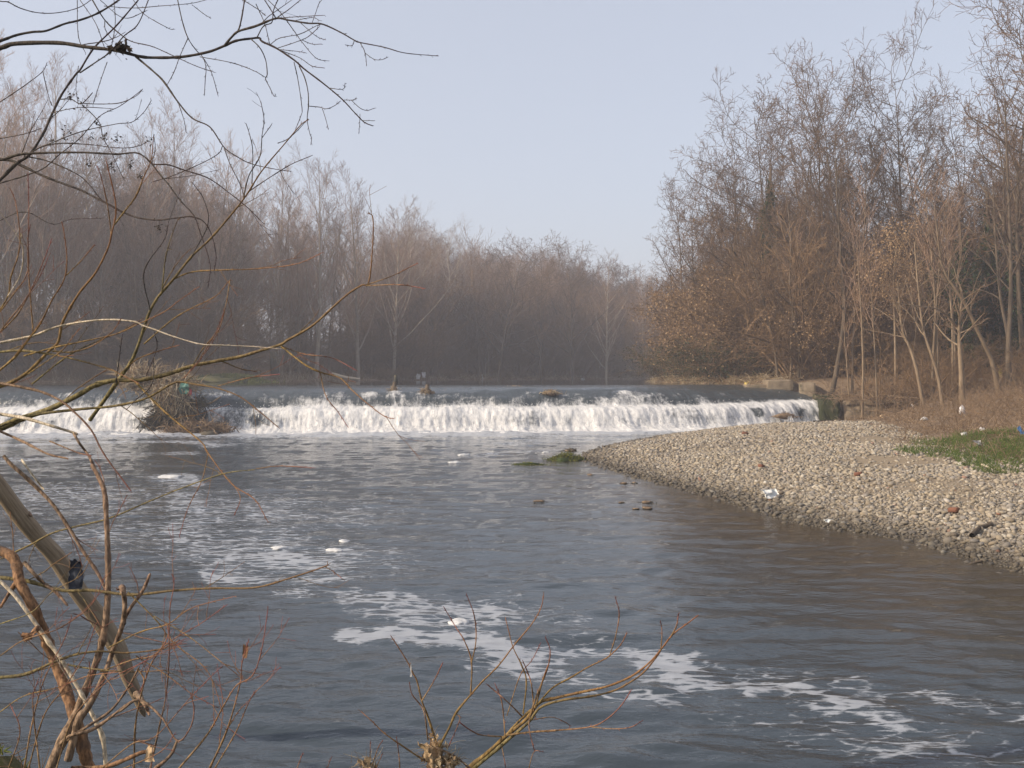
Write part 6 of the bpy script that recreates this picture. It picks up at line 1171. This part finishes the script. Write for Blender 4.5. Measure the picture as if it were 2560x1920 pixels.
# red-tipped willow bush at the bottom centre
C1 = thing('red_willow_bush', 'small willow bush with red tipped shoots at the bottom centre', 'bush', tuple(W(1150, 1990, 3.7)))
for pts, r0, r1, d0, d1, mt, tw in [
    ([(1110, 1990), (1173, 1920), (1218, 1883), (1267, 1838), (1316, 1798), (1348, 1757), (1389, 1745), (1450, 1731), (1511, 1718), (1560, 1700), (1592, 1682), (1625, 1655), (1653, 1623), (1682, 1586), (1714, 1562), (1747, 1537)], 6.5, 1.2, 3.8, 3.5, 'stem_gold', .0),
    ([(1173, 1930), (1225, 1888), (1275, 1845), (1322, 1805), (1352, 1768), (1409, 1750), (1470, 1742), (1531, 1728), (1576, 1705), (1613, 1677), (1653, 1626)], 4.5, 1.8, 3.78, 3.5, 'stem_olive', .0), ([(1255, 1850), (1300, 1800), (1340, 1765), (1362, 1750)], 3.5, 2.5, 3.75, 3.7, 'stem_gold', 0),
    ([(1680, 1588), (1692, 1562), (1696, 1533)], 2.2, 1.2, 3.5, 3.45, 'stem_red', 0), ([(1652, 1625), (1655, 1582), (1651, 1550)], 1.6, 1.0, 3.5, 3.5, 'stem_red', 0), ([(1345, 1760), (1381, 1720), (1430, 1692), (1470, 1668), (1519, 1643), (1552, 1611), (1568, 1580)], 2.4, 1.1, 3.65, 3.6, 'stem_gold', 0), ([(1524, 1640), (1540, 1586), (1548, 1533), (1537, 1488)], 1.6, .9, 3.6, 3.55, 'stem_red', 0),
    ([(1325, 1790), (1345, 1730), (1362, 1690), (1373, 1655), (1375, 1623), (1363, 1592)], 2.4, 1.1, 3.7, 3.7, 'stem_red', 0), ([(1340, 1765), (1356, 1704), (1372, 1660)], 2.2, 1.6, 3.7, 3.68, 'stem_gold', 0), ([(1308, 1785), (1316, 1704), (1304, 1663), (1283, 1619), (1271, 1574), (1263, 1543)], 2.2, .9, 3.75, 3.8, 'stem_gold', 0), ([(1334, 1765), (1330, 1720), (1322, 1688), (1306, 1650)], 2.0, 1.0, 3.7, 3.6, 'stem_red', 0),
    ([(1096, 1870), (1124, 1818), (1141, 1781), (1177, 1737), (1206, 1704), (1247, 1663), (1287, 1611), (1328, 1562), (1352, 1521), (1360, 1484)], 3.2, 1.0, 3.6, 3.4, 'stem_gold', 0), ([(1177, 1737), (1179, 1655), (1161, 1602), (1141, 1570), (1108, 1515)], 2.2, .9, 3.55, 3.5, 'stem_red', 0), ([(1179, 1655), (1190, 1602), (1186, 1541), (1165, 1482)], 1.8, .9, 3.52, 3.45, 'stem_red', 0),
    ([(1100, 1900), (1092, 1863), (1072, 1798), (1055, 1753), (1043, 1704), (1031, 1680), (1019, 1655), (994, 1615), (976, 1588)], 3.4, 1.0, 3.6, 3.5, 'stem_gold', 0), ([(1055, 1752), (1084, 1704), (1108, 1655)], 1.7, 1.0, 3.55, 3.5, 'stem_red', 0), ([(1070, 1850), (1059, 1777), (1031, 1737), (1023, 1704)], 2.2, 1.0, 3.6, 3.6, 'stem_brown', 0),
    ([(1100, 1915), (1059, 1899), (1015, 1871), (962, 1834), (933, 1806), (901, 1777)], 2.6, .9, 3.6, 3.5, 'stem_gold', 0), ([(1262, 1842), (1206, 1838), (1177, 1826), (1149, 1806)], 1.8, 1.2, 3.75, 3.7, 'stem_red', 0), ([(1267, 1838), (1328, 1830), (1389, 1826), (1470, 1818), (1511, 1802), (1552, 1765), (1580, 1722)], 2.6, 1.0, 3.75, 3.5, 'stem_red', 0),
    ([(1480, 1818), (1531, 1822), (1576, 1818), (1609, 1800)], 1.2, .8, 3.55, 3.4, 'stem_red', 0), ([(1312, 1798), (1267, 1753), (1214, 1708)], 2.2, 1.0, 3.72, 3.7, 'stem_brown', 0), ([(1263, 1840), (1255, 1757), (1238, 1710)], 1.8, 1.0, 3.75, 3.7, 'stem_red', 0), ([(1333, 1770), (1322, 1814), (1336, 1877)], 1.7, 1.0, 3.7, 3.6, 'stem_brown', 0), ([(1335, 1770), (1340, 1800), (1310, 1690), (1353, 1600)][:2], 1.6, 1.0, 3.7, 3.7, 'stem_brown', 0),
    ([(1090, 1868), (1137, 1891), (1180, 1925)], 2.6, 2.4, 3.6, 3.6, 'stem_brown', 0), ([(1267, 1790), (1300, 1690), (1330, 1650), (1353, 1605)], 1.3, .8, 3.8, 3.9, 'stem_red', 0), ([(1330, 1800), (1380, 1793), (1420, 1810), (1425, 1820)], 1.2, .8, 3.75, 3.8, 'stem_red', 0), ([(1255, 1868), (1265, 1920)], 1.3, 1.0, 3.7, 3.65, 'stem_red', 0), ([(1141, 1785), (1149, 1800), (1120, 1870)], 1.3, 1.0, 3.6, 3.55, 'stem_red', 0),
    ([(1000, 1925), (997, 1885), (991, 1840)], 1.7, .9, 3.5, 3.5, 'stem_red', 0), ([(930, 1915), (945, 1870), (958, 1850)], 1.6, .9, 3.5, 3.5, 'stem_red', 0), ([(925, 1905), (926, 1850)], 1.1, .8, 3.5, 3.5, 'stem_red', 0), ([(940, 1920), (957, 1883)], 1.3, .9, 3.5, 3.5, 'stem_red', 0), ([(1320, 1930), (1335, 1880), (1360, 1880)], 1.2, .8, 3.4, 3.4, 'stem_red', 0),
    ([(1520, 1960), (1524, 1925)], 1.2, .8, 3.4, 3.4, 'stem_red', 0), ([(735, 1940), (758, 1880)], 1.4, .8, 3.3, 3.3, 'stem_red', 0), ([(810, 1940), (830, 1890)], 1.3, .8, 3.3, 3.3, 'stem_red', 0)]:
    fg_branch(C1, pts, r0, r1, d0, d1, mt, tw, buds=True)
def bundle(u, v, D0, sx, sz, n, label, seed):
    b = W(u, v, D0); t = thing('debris_bundle', label, 'debris', tuple(b)); r_ = np.random.default_rng(seed)
    for q_ in range(5):
        w_ = sheet('pulp', (r_.normal(0, sx * .35), r_.normal(0, sx * .3), -sz * r_.uniform(.5, 1.0)), sx * r_.uniform(1.0, 1.9), sz * r_.uniform(1.1, 1.9), M['paper'], None, seed * 7 + q_, None, r_.normal(0, .8), r_.normal(0, .35), .003); w_.parent = t
    cc = r_.normal(0, 1, (n, 3)) * [sx * .6, sx * .4, sz * .6]; V, Q, tt = leaves(r_, cc, n, sx * .5, .004); obj('scraps', MB().add(V, Q, None, tt).mesh('scraps', M['straw'], False), t, kind='stuff')
    P, R = stems(r_, cc, r_.uniform(.03, .09, n), np.full(n, .0012), .3, .2, 4, .9); V, Q, tt = tubes(P, R, 3); obj('straw', MB().add(V, Q, None, np.repeat(r_.random(n), 12)).mesh('straw', M['straw']), t, kind='stuff')
bundle(1085, 1890, 3.58, .036, .062, 40, 'buff wad of dried pulp and bark caught in the red willow bush', 111)
bundle(1125, 1905, 3.58, .03, .02, 40, 'flat scrap of straw right beside the buff wad in the red willow bush', 112)
bundle(915, 1915, 3.5, .026, .028, 40, 'small buff tuft of straw at the bottom edge left of the red willow bush', 113)
sheet('paper_scrap', W(1027, 1692, 3.53), .006, .05, M['bag_white'], 'thin white strip of litter on the left shoot of the red willow bush', 114, 'scrap', 0, .05, .001)
